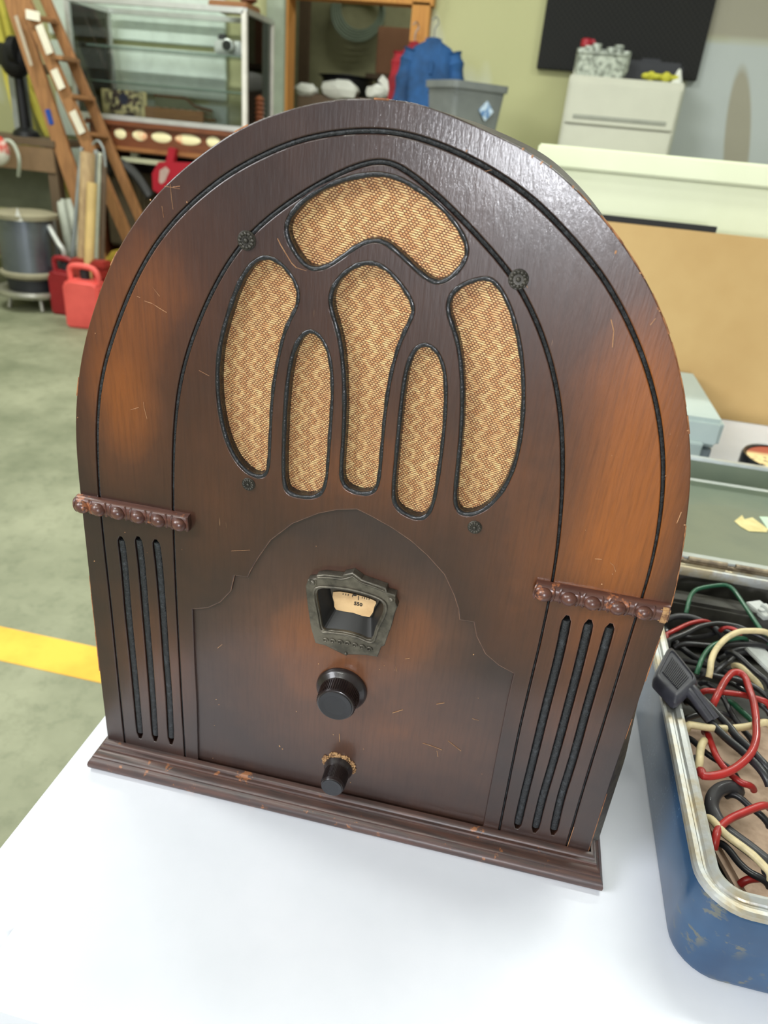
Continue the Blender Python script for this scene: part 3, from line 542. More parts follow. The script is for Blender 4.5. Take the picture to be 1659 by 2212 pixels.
for k, (x, h) in enumerate([(-.008, .0014), (-.006, .0014), (-.0042, .0014), (-.001, .002), (.0034, .0036), (.0062, .0014), (.0078, .0014), (.0096, .0014), (.0112, .0014)]):
    mb.box((x, .0059, .2172 - .04 * abs(x - .0) ** 1.0 * 1.0 - h / 2), (.0005, .0003, h))
mb.ball((.0006, .0058, .2172), .0011, (1.4, .2, .8), n=8)
mb.done('dial_ticks', M_ink, radio, smooth=False)
# knobs
def knob(name, x, z, prof, fl_r, n_rib, label):
    Rt = Matrix.Rotation(PI / 2, 3, 'X')
    mb = MB(); mb.lathe(prof, 56, (x, .0022, z), Rt)
    k = mb.done(name, M_knob, radio, angle=30); k['label'] = label
    q = MB()
    (r0, h0), (r1, h1) = n_rib
    for i in range(56):
        a = 2 * PI * i / 56; ca, sa = math.cos(a), math.sin(a)
        q.bar((x + ca * r0, .0022 - h0, z + sa * r0), (x + ca * r1, .0022 - h1, z + sa * r1), .0005, .0007, up=(ca, 0, sa))
    q.done('knurling', M_knob, k, smooth=False)
    q = MB(); q.lathe([(fl_r, 0), (fl_r * .98, .0005), (fl_r * .86, .0004), (fl_r * .6, -.0002), (.0001, -.0008)], 40, (x, .0022 - prof[-1][1] - .0001, z), Rt)
    q.done('knob_face', M_knobface, k)
knob('tuning_knob', -.0030, .1322, [(.0196, 0), (.0200, .0010), (.0198, .0024), (.0182, .0046), (.0158, .0060), (.0152, .0070), (.0144, .0180), (.0140, .0192), (.0132, .0196)], .0130, ((.0154, .0072), (.0146, .0178)), 'large round black knob')
knob('switch_knob', -.0008, .0480, [(.0118, 0), (.0122, .0008), (.0118, .0026), (.0106, .0046), (.0098, .0064), (.0094, .0190), (.0090, .0208), (.0086, .0212)], .0085, ((.0099, .0066), (.0095, .0186)), 'small round black knob')
mb = MB()                                       # splintered wood round the small knob shaft
for i in range(60):
    a = -.1 + 3.1 * i / 59; r = .0118 + random.uniform(0, .0042) * (.4 + .6 * math.sin(max(a, .1)))
    mb.box((-.0008 + r * math.cos(a), .0017, .0480 + r * math.sin(a)), (random.uniform(.002, .004), .0012, random.uniform(.001, .002)), .0003, Matrix.Rotation(random.uniform(0, 3), 3, 'Y'))
mb.done('bare_wood_patch', M_rawwood, radio)['kind'] = 'stuff'
# ================================================================ the white table
M_white = mat('white_table_plastic', (226, 228, 236), .42, c2=(219, 222, 230), nscale=6, bmp=.06, bscale=900, bdist=.0004)
M_legm = mat('grey_leg_steel', (120, 122, 126), .4, .7)
TX0, TX1, TY0, TY1 = -.243, .98, -.2035, 1.275
table = empty('folding_table', ((TX0 + TX1) / 2, (TY0 + TY1) / 2, -.75), 0, 'white plastic folding table holding the wooden radio and toolbox', 'table')
mb = MB(); t = bmesh.new(); bmesh.ops.create_cube(t, size=1)
for v in t.verts: v.co = Vector(((TX0 + TX1) / 2 + v.co.x * (TX1 - TX0), (TY0 + TY1) / 2 + v.co.y * (TY1 - TY0), -.0225 + v.co.z * .045))
bmesh.ops.bevel(t, geom=[e for e in t.edges if abs(e.verts[0].co.z - e.verts[1].co.z) > .01], offset=.05, segments=8, affect='EDGES')
bmesh.ops.bevel(t, geom=[e for e in t.edges if e.verts[0].co.z > -.001 and e.verts[1].co.z > -.001], offset=.006, segments=4, affect='EDGES')
mb.add(t); mb.done('tabletop', M_white, table, world=True)
for x in (TX0 + .12, TX1 - .12):
    for y in (TY0 + .2, TY1 - .2):
        mb = MB(); mb.tube([(x, y, -.748), (x, y, -.045)], .0125, 12); mb.done('leg', M_legm, table, world=True)
# ================================================================ blue toolbox with its lid laid open
M_blue = None
def blue():
    m, nt, b = newmat('scuffed_blue_enamel'); vec, x, y, z = coords(nt)
    c = mixc(nt, noise(nt, vec, 14, 3).step(.4, .7), lin((42, 78, 112)), lin((28, 58, 90)))
    c = mixc(nt, noise(nt, vec, 420, 3).step(.60, .68) * noise(nt, vec, 22, 2).step(.45, .6) * .6 * y.step(-.21, -.15), c, lin((120, 146, 176)))
    gl = noise(nt, vec, 60, 4, .65, (1, 1, 1.6)).step(.56, .62) * (1 - y.step(-.215, -.195)) * noise(nt, vec, 18, 2).step(.42, .5)
    c = mixc(nt, gl * .85, c, lin((96, 96, 84)))
    nt.links.new(c, b.inputs['Base Color']); b.inputs['Roughness'].default_value = .3; b.inputs['Coat Weight'].default_value = .3
    return m
M_blue = blue()
M_alu = mat('dusty_aluminium_rim', (176, 178, 176), .38, .55, c2=(168, 156, 130), nscale=30, lo=.45, hi=.6, bmp=.2, bscale=300)
M_alu2 = mat('light_lid_rim', (196, 204, 204), .35, .5, c2=(176, 182, 178), nscale=20)
M_inside = mat('grimy_toolbox_inside', (70, 68, 62), .6, c2=(44, 42, 38), nscale=30, bmp=.4, bscale=90)
M_tan = mat('scuffed_tan_lining', (196, 168, 146), .75, c2=(150, 122, 100), nscale=40, lo=.45, hi=.7, bmp=.3, bscale=200)
M_lidg = mat('green_grey_lid_paint', (112, 122, 104), .38, c2=(100, 112, 98), nscale=6, bmp=.1, bscale=40, coat=.2)
box = empty('metal_toolbox', (.46, .165, 0), 0, 'open blue metal toolbox full of tangled cables beside the radio', 'toolbox')
BX0, BX1, BY0, BY1, BH = .2665, .74, -.0680, .402, .080
def rrect(x0, x1, y0, y1, r, z, n=8):
    out = []
    for cx, cy, a0 in ((x1 - r, y1 - r, 0), (x0 + r, y1 - r, PI / 2), (x0 + r, y0 + r, PI), (x1 - r, y0 + r, 3 * PI / 2)):
        for k in range(n + 1):
            a = a0 + PI / 2 * k / n; out.append(Vector((cx + r * math.cos(a), cy + r * math.sin(a), z)))
    return out
def loft(mb, rings, cap0=False, cap1=False, mi=0):
    R = [[mb.bm.verts.new(p) for p in r] for r in rings]; n = len(R[0])
    for A, B in zip(R, R[1:]):
        for k in range(n):
            f = mb.bm.faces.new((A[k], A[(k + 1) % n], B[(k + 1) % n], B[k])); f.material_index = mi
    if cap0: mb.bm.faces.new(R[0][::-1])
    if cap1: f = mb.bm.faces.new(R[-1]); f.material_index = mi
def rr(i, z, r=.032): return rrect(BX0 + i, BX1 - i, BY0 + i, BY1 - i, max(r - i, .004), z)
mb = MB(); loft(mb, [rr(.004, 0), rr(.0012, .002), rr(0, .006), rr(0, .070), rr(.001, .073)], cap0=True); mb.done('box_shell', M_blue, box, world=True)
mb = MB(); loft(mb, [rr(.0005, .0725), rr(-.0008, .0740), rr(-.0005, .0775), rr(.0016, .0790), rr(.0050, .0786), rr(.0062, .0772), rr(.0078, .0772), rr(.0090, .0796), rr(.0125, .0812), rr(.0150, .0806), rr(.0162, .0780), rr(.0162, .070)]); mb.done('rim', M_alu, box, world=True)
mb = MB(); loft(mb, [rr(.016, .078), rr(.016, .010), rr(.03, .006)], cap1=True); mb.done('box_lining', M_inside, box, world=True)
# lid: reclined tray behind the hinge
def lidpt(x, t, d):                            # t along lid depth 0..1, d depth below the rim plane
    a = Vector((0, .408, .0835)); b = Vector((0, .838, .0580)); dr = (b - a); nrm = Vector((0, dr.z, -dr.y)).normalized()
    p = a + dr * t + nrm * d; return Vector((x, p.y, p.z))
LX0, LX1 = BX0, BX1
def lidring(i, d, r=.03, n=6):
    L = .431; out = []
    for p in rrect(LX0 + i, LX1 - i, i, L - i, max(r - i, .003), 0, n): out.append(lidpt(p.x, p.y / L, d))
    return out
mb = MB(); loft(mb, [lidring(.002, .046), lidring(0, .040), lidring(0, .002)], cap0=True); lidsh = mb.done('lid', M_blue, box, world=True)
mb = MB(); loft(mb, [lidring(0, .003), lidring(.0, -.001), lidring(.012, -.001), lidring(.013, .004)]); mb.done('lid_rim', M_alu2, box, world=True)
mb = MB(); loft(mb, [lidring(.0125, .002), lidring(.014, .036), lidring(.018, .039)], cap1=True); mb.done('lid_lining', M_lidg, box, world=True)
mb = MB(); mb.box((.50, .4045, .079), (.40, .006, .006), .001); 
for k in range(6): mb.tube([(.33 + k * .055, .405, .0835), (.375 + k * .055, .405, .0835)], .0032, 8)
mb.done('hinge', mat('rusty_hinge', (150, 136, 112), .5, .5, c2=(96, 84, 70), nscale=60), box, world=True)
M_sticker = mat('yellowed_paper_label', (222, 208, 150), .7, c2=(200, 182, 120), nscale=30)
M_sticker2 = mat('pale_green_label', (196, 222, 196), .7)
def lid_sticker(px, m, nm):
    pts = []
    for q in px:
        P = CAM.copy(); d = ray(*q)
        a = lidpt(0, 0, .0385); b_l = lidpt(0, 1, .0385); nrm = (b_l - a).cross(Vector((1, 0, 0)))
        pts.append(CAM + d * ((a - CAM).dot(nrm) / d.dot(nrm)))
    mb = MB(); mb.prism(pts, (0, 0, .0004)); mb.done(nm, m, box, False, world=True)
lid_sticker([(1586, 1126), (1603, 1113), (1608, 1122), (1625, 1118), (1659, 1143), (1656, 1150), (1618, 1148), (1600, 1138)], M_sticker, 'torn_label')
lid_sticker([(1640, 1116), (1675, 1118), (1690, 1150), (1660, 1145)], M_sticker2, 'torn_label')
# things inside
LOOSE = []
def cable_mat(nm, c, rough=.38):
    return mat(nm, c, rough, c2=tuple(v * .78 for v in c), nscale=50, lo=.45, hi=.75, coat=.15)
MR = cable_mat('red_rubber', (176, 40, 38)); MC = cable_mat('cream_rubber', (226, 208, 162), .5); MG = cable_mat('green_rubber', (36, 96, 68)); MK = cable_mat('black_rubber', (38, 38, 42), .4); MK2 = cable_mat('charcoal_rubber', (58, 58, 62), .55)
CB = {
 'red_loop': (.0033, MR, 'red cable curling in the big bright loop on top of the toolbox tangle'),
 'red_cross': (.0028, MR, 'red cable running level behind the big red loop'),
 'red_low': (.0028, MR, 'red cable dipping under the lower part of the big red loop'),
 'red_right': (.0030, MR, 'red cable slanting over the tan lining in the toolbox'),
 'red_far': (.0024, MR, 'red cable arching near the radio edge at the back of the toolbox'),
 'red_far2': (.0024, MR, 'short red cable end under the black cable at the toolbox back'),
 'red_bottom': (.0028, MR, 'red cable lying deep at the front end of the toolbox'),
 'cream_loop': (.0031, MC, 'cream cable bent in a wide arc at the back of the toolbox'),
 'cream_cross': (.0032, MC, 'cream cable lying level across the middle of the toolbox'),
 'cream_diag': (.0030, MC, 'cream cable slanting down beside the front corner of the toolbox'),
 'cream_short': (.0034, MC, 'short cream cable end near the left rim under the level cream cable'),
 'cream_far': (.0032, MC, 'dirty cream cable slanting behind the red loop peak'),
 'green_arch': (.0024, MG, 'green cable arching high against the toolbox back wall'),
 'green_short': (.0024, MG, 'green cable passing behind the cream arc'),
 'green_diag': (.0028, MG, 'dark green cable slanting inside the big red loop'),
 'black_top': (.0028, MK, 'black cable running right beside the far red cable'),
 'black_grey': (.0034, MK2, 'thick charcoal cable at the back of the toolbox beside the radio'),
 'black_b1': (.0036, MK, 'thick black twin cable running from the plug, left strand'),
 'black_b2': (.0036, MK, 'thick black twin cable running from the plug, right strand'),
 'black_mid': (.0028, MK, 'black cable running level behind the cream arc'),
 'black_mid2': (.0028, MK, 'black cable from behind the plug to the red loop peak'),
 'black_diag': (.0028, MK, 'black cable slanting inside the cream arc'),
 'black_lowdiag': (.0028, MK, 'black cable slanting over the tan pad below the red loop'),
 'black_c3': (.0028, MK, 'black cable curving at the toolbox front corner'),
 'black_c4': (.0028, MK, 'black cable under the level cream cable near the left rim'),
 'black_ring': (.0056, MK2, 'very thick charcoal cable curving over the tan lining'),
}
for k, pts in D_cables.items():
    P = catmull([Vector(p) + Vector((0, 0, .0)) for p in pts], 6)
    if P[-1].x > .40:
        d = (P[-1] - P[-4]).normalized(); d.z = -.15
        P += [P[-1] + d * .02 * j for j in range(1, 4)]
    # the tails dive into the tangle
    n = len(P)
    for i in range(n):
        s = min(i, n - 1 - i) / 5
        if s < 1: P[i] = P[i] - (P[i] - CAM).normalized() * 0 + Vector((0, 0, -.006 * (1 - s) ** 2))
    r, m, lab = CB.get(k, (.0027, MK, None))
    for i, p in enumerate(P):
        if p.x < BX0 + .018 + r and p.z < .08: P[i] = Vector((BX0 + .018 + r, p.y, p.z))
    mb = MB(); mb.tube(P, r, 12)
    o = mb.done('electrical_cable', m)
    if lab: tag(o, lab, 'cable', 'cables in the toolbox')
    else: tag(o, 'thin black cable buried in the tangle in the blue toolbox', 'cable', 'thin black cables in the toolbox')
rnd = random.Random(3)
for k in range(16):                             # deeper layers of black cable
    P = []; x = rnd.uniform(.31, .68); y = rnd.uniform(.02, .34); a = rnd.uniform(0, 6.28); z = rnd.uniform(.018, .045); cv = rnd.uniform(-.5, .5)
    for j in range(14):
        P.append(Vector((min(max(x, .293), .715), min(max(y, -.04), .375), z + .006 * math.sin(j * .7 + k)))); x += .022 * math.cos(a); y += .022 * math.sin(a); a += cv
    mb = MB(); mb.tube(catmull(P, 3), rnd.choice((.0026, .003, .0034)), 10)
    tag(mb.done('electrical_cable', MK), 'thin black cable buried in the tangle in the blue toolbox', 'cable', 'thin black cables in the toolbox')
# tan lined tray lying at the bottom
mb = MB(); mb.box((.43, .08, .018), (.26, .25, .012), .004, Matrix.Rotation(.3, 3, 'Z'))
tag(mb.done('leather_pad', M_tan), 'scuffed tan pad lying under the cables at the toolbox bottom', 'pad')
# dark case at the back wall inside the box
mb = MB(); mb.box((.45, .350, .034), (.30, .045, .052), .004, Matrix.Rotation(-.25, 3, 'X'))
tag(mb.done('metal_block', M_inside), 'grimy dark metal block against the back wall inside the toolbox', 'metal part')
# white connector parts
M_conn = mat('pale_plastic_connector', (196, 200, 198), .45, c2=(170, 172, 168), nscale=40)
c0 = atz(1645, 1318, .064)
mb = MB(); mb.box(c0, (.020, .030, .006), .001, Matrix.Rotation(.5, 3, 'Z')); mb.box(c0 + Vector((.006, -.004, .004)), (.008, .020, .006), .001, Matrix.Rotation(.5, 3, 'Z')); mb.lathe([(.002, .003), (.0035, .003), (.0035, .005), (.002, .005)], 12, c0 + Vector((-.003, -.006, 0)))
tag(mb.done('terminal_connector', M_conn), 'pale grey plastic connector by the green cable in the toolbox', 'connector')
c0 = atz(1648, 1420, .058)
mb = MB(); mb.box(c0, (.022, .034, .004), .001, Matrix.Rotation(.8, 3, 'Z') @ Matrix.Rotation(.3, 3, 'X'))
tag(mb.done('paper_tag', M_conn), 'pale paper tag under the cream arc in the toolbox', 'tag')
# plug
pl = empty('power_plug', (.284, .165, .078), 0, 'black square power plug resting on the toolbox rim', 'plug')
MP = mat('charcoal_plug_plastic', (74, 74, 84), .42, c2=(58, 58, 66), nscale=60)
MPr = mat('ribbed_plug_grip', (52, 52, 58), .5)
o4 = [atz(1449, 1385, .094), atz(1515, 1466, .096), atz(1462, 1513, .094), atz(1410, 1458, .092)]
mb = MB()
top = []
for k in range(4):
    p, q, s_ = o4[k - 1], o4[k], o4[(k + 1) % 4]
    a_, c_ = q.lerp(p, .13), q.lerp(s_, .13); top += [a_, a_.lerp(q, .5).lerp(c_, .22), c_.lerp(q, .5).lerp(a_, .22), c_]
cc = sum(top, Vector()) / len(top)
def grow(s, dz): return [cc + (p - cc) * s + Vector((0, 0, dz)) for p in top]
loft(mb, [grow(.86, -.014), grow(.98, -.012), grow(1.0, -.006), grow(.90, -.0016), grow(.84, -.0004), grow(.76, 0), grow(.73, -.0014)], cap0=True, cap1=True)
pb = mb.done('plug_body', MP, pl, world=True)
mb = MB()
ex = (o4[1] - o4[0]).normalized(); ey = (o4[3] - o4[0]).normalized()
for k in range(13):
    t = .22 + .56 * k / 12; a = (o4[0].lerp(o4[1], t)).lerp(o4[3].lerp(o4[2], t), .26); b2 = (o4[0].lerp(o4[1], t)).lerp(o4[3].lerp(o4[2], t), .74)
    mb.tube([a + Vector((0, 0, -.0006)), b2 + Vector((0, 0, -.0006))], .0006, 6)
q = mb.done('ribbed_grip', MPr, pl, world=True)
j0 = atz(1496, 1496, .088); j1 = atz(1540, 1555, .076); sd = Vector((1, .8, 0)).normalized() * .0034
for s in (-1, 1):
    mb = MB(); mb.tube(catmull([j0 + sd * s + Vector((-.004, .005, 0)), j0 + sd * s, j1 + sd * s], 5), [.0042] * 6 + [.0038] * 5, 12); mb.done('cord_sleeve', MP, pl, world=True)
# ================================================================ on the table behind the toolbox
M_case = mat('grey_green_plastic_case', (176, 188, 182), .5, c2=(166, 180, 176), nscale=6, bmp=.1, bscale=300)
M_casef = mat('grey_case_front', (140, 152, 156), .5)
cr = at(1570, 912, .93); cb = at(1557, 985, .93)
h0 = max(cr.z, .05)
case = empty('plastic_case', (cr.x - .15, .93 + .13, 0), 0, 'grey plastic case with latch behind the toolbox lid near the cardboard', 'case')
x1 = cr.x; yb = 1.255
mb = MB(); mb.box((x1 - .16, (.93 + yb) / 2, h0 * .72), (.32, yb - .93, h0 * .56), .008); mb.done('case_lid', M_case, case, world=True)
mb = MB(); mb.box((x1 - .162, (.935 + yb) / 2, h0 * .22 + .001), (.31, yb - .94, h0 * .42), .006); mb.done('case_base', M_casef, case, world=True)
mb = MB(); mb.box((x1 - .055, .925, h0 * .36), (.05, .012, h0 * .38), .002); mb.done('latch', M_case, case, world=True)
# round black tin
M_blk = mat('gloss_black_tin', (16, 16, 20), .25)
tc = atz(1697, 990, .048)
TR = .074
tin = empty('round_tin', (tc.x, tc.y, 0), 0, 'round black tin with rust red and cream printed top behind the toolbox lid', 'tin')
mb = MB(); mb.lathe([(TR * .96, 0), (TR, .004), (TR, .042), (TR * .97, .047), (TR * .92, .046), (TR * .90, .0425), (.001, .0425)], 48, (tc.x, tc.y, 0)); mb.done('tin_body', M_blk, tin, world=True)
mt, nt, b = newmat('printed_tin_top'); vec, x, y, z = coords(nt)
c = mixc(nt, y.step(.010, .028), lin((232, 206, 150)), lin((158, 62, 40)))
c = mixc(nt, noise(nt, vec, 70, 3, .6, (1, 2.2, 1)).step(.56, .60) * (1 - y.step(.0, .02)), c, lin((70, 54, 40)))
nt.links.new(c, b.inputs['Base Color']); b.inputs['Roughness'].default_value = .35
mb = MB(); mb.lathe([(TR * .88, .0), (TR * .87, .001), (.001, .001)], 40, (0, 0, 0)); q = mb.done('printed_top', mt, tin); q.location = (0, 0, .0425)
# cardboard sheet and black foam board leaning at the far table edge
M_card = mat('brown_cardboard', (196, 164, 110), .8, c2=(186, 152, 98), nscale=3, bmp=.15, bscale=60)
M_foam = mat('black_board', (22, 22, 22), .7)
zt = at(1400, 487, 1.305).z
def lean(y0, y1, z1, x0, x1, th, nm, m, lab, cat):
    mb = MB(); mb.prism([(x0, y0, .001), (x1, y0, .001), (x1, y1, z1), (x0, y1, z1)], (0, th, 0)); tag(mb.done(nm, m, smooth=False), lab, cat)
lean(1.262, 1.300, at(1400, 488, 1.30).z, .03, .96, .005, 'cardboard_sheet', M_card, 'tan cardboard sheet standing along the far edge of the white table', 'cardboard')
lean(1.2685, 1.3065, at(1400, 474, 1.3065).z, .05, at(1547, 500, 1.3065).x, .004, 'foam_board', M_foam, 'black board edge showing just above the cardboard sheet', 'board')
# ================================================================ the room
FZ = -.75
mt, nt, b = newmat('olive_grey_concrete'); vec, x, y, z = coords(nt)
c = mixc(nt, noise(nt, vec, 2.6, 5, .62).step(.35, .68), lin((146, 148, 122)), lin((108, 113, 88)))
c = mixc(nt, noise(nt, vec, 22, 4, .7).step(.5, .75) * .5, c, lin((92, 98, 74)))
nt.links.new(c, b.inputs['Base Color']); b.inputs['Roughness'].default_value = .6
M_floor = mt
mt, nt, b = newmat('patched_cream_drywall'); vec, x, y, z = coords(nt)
c = mixc(nt, noise(nt, vec, .9, 2).step(.3, .7), lin((188, 187, 142)), lin((176, 176, 132)))
c = mixc(nt, noise(nt, vec, 1.3, 3, .5, (1, 1, .5)).step(.58, .62) * .7, c, lin((198, 202, 184)))          # joint compound smears
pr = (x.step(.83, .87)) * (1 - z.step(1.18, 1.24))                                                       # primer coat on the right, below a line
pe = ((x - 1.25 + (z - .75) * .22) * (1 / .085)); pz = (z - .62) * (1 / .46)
oval_patch = 1 - (pe * pe + pz * pz).step(.8, 1.1)                                                             # tilted brown-grey oval within the primer area
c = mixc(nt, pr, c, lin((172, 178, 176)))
c = mixc(nt, x.step(.83, .87) * V_.op('MAXIMUM', oval_patch, z.step(1.18, 1.24)), c, lin((150, 146, 130)))
nt.links.new(c, b.inputs['Base Color']); b.inputs['Roughness'].default_value = .85
M_wall = mt
M_ceil = mat('pale_ceiling_board', (214, 214, 206), .9)
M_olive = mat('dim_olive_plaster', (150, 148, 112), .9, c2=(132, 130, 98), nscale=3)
def struct(name, mb, m): return tag(mb.done(name, m, smooth=False), kind='structure')
WY = 5.4
mb = MB(); mb.box((-.9, 2.2, FZ - .05), (9.4, 12.4, .1)); struct('floor', mb, M_floor)
mb = MB(); mb.box((-.9, 2.2, 2.65), (9.4, 12.4, .1)); struct('ceiling', mb, M_ceil)
dx0, dx1 = at(613, 100, WY).x, at(922, 40, WY).x; dz = at(800, 2, WY).z
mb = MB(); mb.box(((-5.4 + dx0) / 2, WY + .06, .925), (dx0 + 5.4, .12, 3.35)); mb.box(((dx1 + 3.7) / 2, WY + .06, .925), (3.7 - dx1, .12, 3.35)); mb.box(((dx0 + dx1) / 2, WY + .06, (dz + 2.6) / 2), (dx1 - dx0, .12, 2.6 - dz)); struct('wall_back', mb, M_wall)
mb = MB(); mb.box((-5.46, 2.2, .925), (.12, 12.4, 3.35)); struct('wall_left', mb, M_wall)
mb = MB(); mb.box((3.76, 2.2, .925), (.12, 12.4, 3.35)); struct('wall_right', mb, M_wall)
mb = MB(); mb.box((-.9, 7.9, .925), (9.4, .12, 3.35)); struct('wall_storeroom', mb, M_olive)
mb = MB(); mb.box((.1, 6.7, .925), (.1, 2.4, 3.35)); struct('wall_storeroom_right', mb, M_olive)
M_pine = mat('bare_pine_framing', (196, 138, 66), .7, c2=(178, 120, 56), nscale=2, stretch=(40, 40, 2))
mb = MB(); mb.box((dx0 + .01, WY - .01, (FZ + dz) / 2), (.10, .16, dz - FZ)); struct('trim_1', mb, M_pine)
mb = MB(); mb.box((dx1 - .03, WY - .01, (FZ + dz) / 2), (.12, .16, dz - FZ)); struct('trim_2', mb, M_pine)
mb = MB(); mb.box(((dx0 + dx1) / 2, WY - .01, dz + .03), (dx1 - dx0 + .1, .16, .09)); struct('trim_3', mb, M_pine)
# pony wall with capped top, on the right behind the table
PW = 1.42; M_cream = mat('pale_cream_paint', (236, 240, 208), .5, c2=(230, 235, 200), nscale=3)
zt_ = at(1400, 330, PW).z
mb = MB(); mb.box((1.88, PW + .08, (FZ + zt_ - .047) / 2), (3.64, .14, zt_ - .047 - FZ)); struct('wall_partition', mb, M_cream)
mb = MB(); mb.box((1.88, PW + .08, zt_ - .0235), (3.66, .165, .045), .004); struct('trim_4', mb, M_cream)
# yellow floor stripe
M_yel = mat('worn_yellow_floor_paint', (236, 186, 62), .6, c2=(226, 170, 52), nscale=9)
mb = MB(); mb.box((-2.3, .868, FZ + .001), (4.2, .118, .002)); tag(mb.done('floor_stripe', M_yel, smooth=False), 'yellow painted stripe across the concrete floor left of the table', 'floor marking')
# sectional door, pale, behind the display case
M_sect = mat('pale_grey_door_panels', (218, 230, 220), .5)
o = None
gx0, gx1 = -3.75, -2.35
for k in range(8):
    q = MB(); q.box(((gx0 + gx1) / 2, WY - .03, FZ + .02 + .15 + k * .335), (gx1 - gx0, .04, .300), .006)
    if o is None: o = tag(q.done('door_1', M_sect), kind='structure')
    else: q.done('door_section', M_sect, o)
# ceiling tubes
M_tube = mat('white_fixture', (235, 235, 235), .5)
me_, nt, b = newmat('lit_tube'); b.inputs['Emission Color'].default_value = (.96, 1, .97, 1); b.inputs['Emission Strength'].default_value = 8
def fixture(x, y, pw):
    f = empty('ceiling_light', (x, y, 2.52), 0, 'long twin tube ceiling light fixture overhead', 'ceiling light', 'ceiling tube lights')
    q = MB(); q.box((0, 0, .05), (1.3, .22, .06), .01); q.done('fixture_housing', M_tube, f)
    for s in (-.05, .05):
        q = MB(); q.tube([(-.6, s, 0), (.6, s, 0)], .015, 10); q.done('tube_lamp', me_, f)
    l = bpy.data.lights.new('tube_light', 'AREA'); l.shape = 'RECTANGLE'; l.size = 1.25; l.size_y = .2; l.energy = pw; l.color = (.97, 1, .93)
    lo = bpy.data.objects.new('tube_light', l); COL.objects.link(lo); lo.parent = f; lo.location = (0, 0, -.03)
for x, y, p in ((-3.3, 3.2, 60), (-.9, 3.2, 55), (1.8, 3.1, 50), (-2.2, .4, 45), (1.0, .9, 26), (-.8, -1.8, 30), (-1.2, 6.7, 16)): fixture(x, y, p)

# ================================================================ right background
M_fc = mat('cream_steel_cabinet', (196, 196, 180), .45, nscale=1.2)
FY = 4.9
tl, tr_ = at(1232, 160, FY), at(1481, 180, FY); zc = (tl.z + tr_.z) / 2; fx0, fx1 = tl.x, tr_.x
fc = empty('filing_cabinet', ((fx0 + fx1) / 2, FY + .22, FZ), 0, 'cream steel lateral filing cabinet under the black wall panel', 'filing cabinet')
mb = MB(); mb.box(((fx0 + fx1) / 2, FY + .23, (zc + FZ) / 2), (fx1 - fx0, .44, zc - FZ), .006); mb.done('body', M_fc, fc, world=True)
hh = zc - .03 - at(1340, 277, FY).z; nd = int((zc - FZ - .06) / hh); M_slot = mat('shaded_pull_slot', (150, 152, 140), .5)
z = zc - .03
for k in range(nd):
    z2 = z - hh
    q = MB(); q.box(((fx0 + fx1) / 2, FY, (z + z2) / 2), (fx1 - fx0 - .03, .03, hh - .012), .004); d = q.done('drawer', M_fc, fc, world=True)
    q = MB(); q.box(((fx0 + fx1) / 2, FY - .016, z2 + .045), (fx1 - fx0 - .12, .012, .022), .003)
    h_ = q.done('drawer_pull', M_slot, d); h_.data.transform(Matrix.Translation(-Vector(fc.location)))
    z = z2
# stuff on the cabinet
def onfc(px): P = at(px, 168 + (px - 1232) * .08, FY + .15); return P.x
M_clear = mat('cloudy_clear_plastic', (190, 196, 184), .25, c2=(120, 126, 116), nscale=30, lo=.4, hi=.6)
cx0, cx1 = at(1240, 150, FY + .15).x, at(1352, 150, FY + .15).x
tub = empty('storage_tub', ((cx0 + cx1) / 2, FY + .17, zc), 0, 'cloudy clear tub of glassware on top of the filing cabinet', 'tub')
mb = MB(); mb.bm.free(); mb = MB()
def taper(mb, cx, cy, z0, z1, w0, d0, w1, d1, r=.02, cap0=True, cap1=False, mi=0):
    loft(mb, [rrect(cx - w0 / 2, cx + w0 / 2, cy - d0 / 2, cy + d0 / 2, r, z0, 4), rrect(cx - w1 / 2, cx + w1 / 2, cy - d1 / 2, cy + d1 / 2, r, z1, 4)], cap0, cap1, mi)
taper(mb, 0, 0, .001, .12, (cx1 - cx0) * .9, .26, cx1 - cx0, .30); taper(mb, 0, 0, .118, .128, (cx1 - cx0) * 1.02, .32, (cx1 - cx0) * 1.02, .32); mb.done('tub_body', M_clear, tub)
mb = MB()
for k in range(7): mb.lathe([(.02, .02), (.03, .05), (.03, .15 + .02 * (k % 3)), (.026, .15 + .02 * (k % 3)), (.001, .06)], 14, (-.13 + .045 * k, -.05 + .05 * (k % 3), 0))
mb.done('glassware', M_clear, tub)
bx = at(1262, 120, FY + .2); M_red = mat('bright_red_plastic', (160, 22, 40), .4); M_wh = mat('milky_white_plastic', (220, 222, 212), .4)
bt = empty('spray_bottle', (bx.x, FY + .22, zc), 0, 'white bottle with red cap standing in the tub on the cabinet', 'bottle')
hb = at(1270, 86, FY + .22).z - zc
mb = MB(); mb.lathe([(.045, .002), (.05, .02), (.05, hb * .55), (.02, hb * .8), (.02, hb * .85)], 18); mb.done('bottle_body', M_wh, bt)
mb = MB(); mb.lathe([(.028, hb * .80), (.034, hb * .84), (.034, hb), (.02, hb * 1.04)], 16); mb.box((.02, 0, hb * .95), (.07, .03, .03), .008); mb.done('cap', M_red, bt)
M_yb = mat('yellow_fabric', (190, 186, 60), .8); M_dk = mat('black_case_plastic', (30, 32, 38), .5)
mb = MB(); P = at(1365, 165, FY + .15)
for k in range(7): mb.ball((P.x + .08 + .03 * k, FY + .10 + .02 * (k % 2), zc + .03), .03, (1.0, 1, .6 + .4 * (k % 3 == 1)), n=10)
tag(mb.done('work_glove', M_yb), 'crumpled yellow work glove on the filing cabinet', 'glove')
mb = MB(); P = at(1400, 160, FY + .3); mb.box((P.x, FY + .30, zc + .061), (.40, .16, .12), .02); mb.box((P.x, FY + .30, zc + .13), (.12, .03, .02), .006)
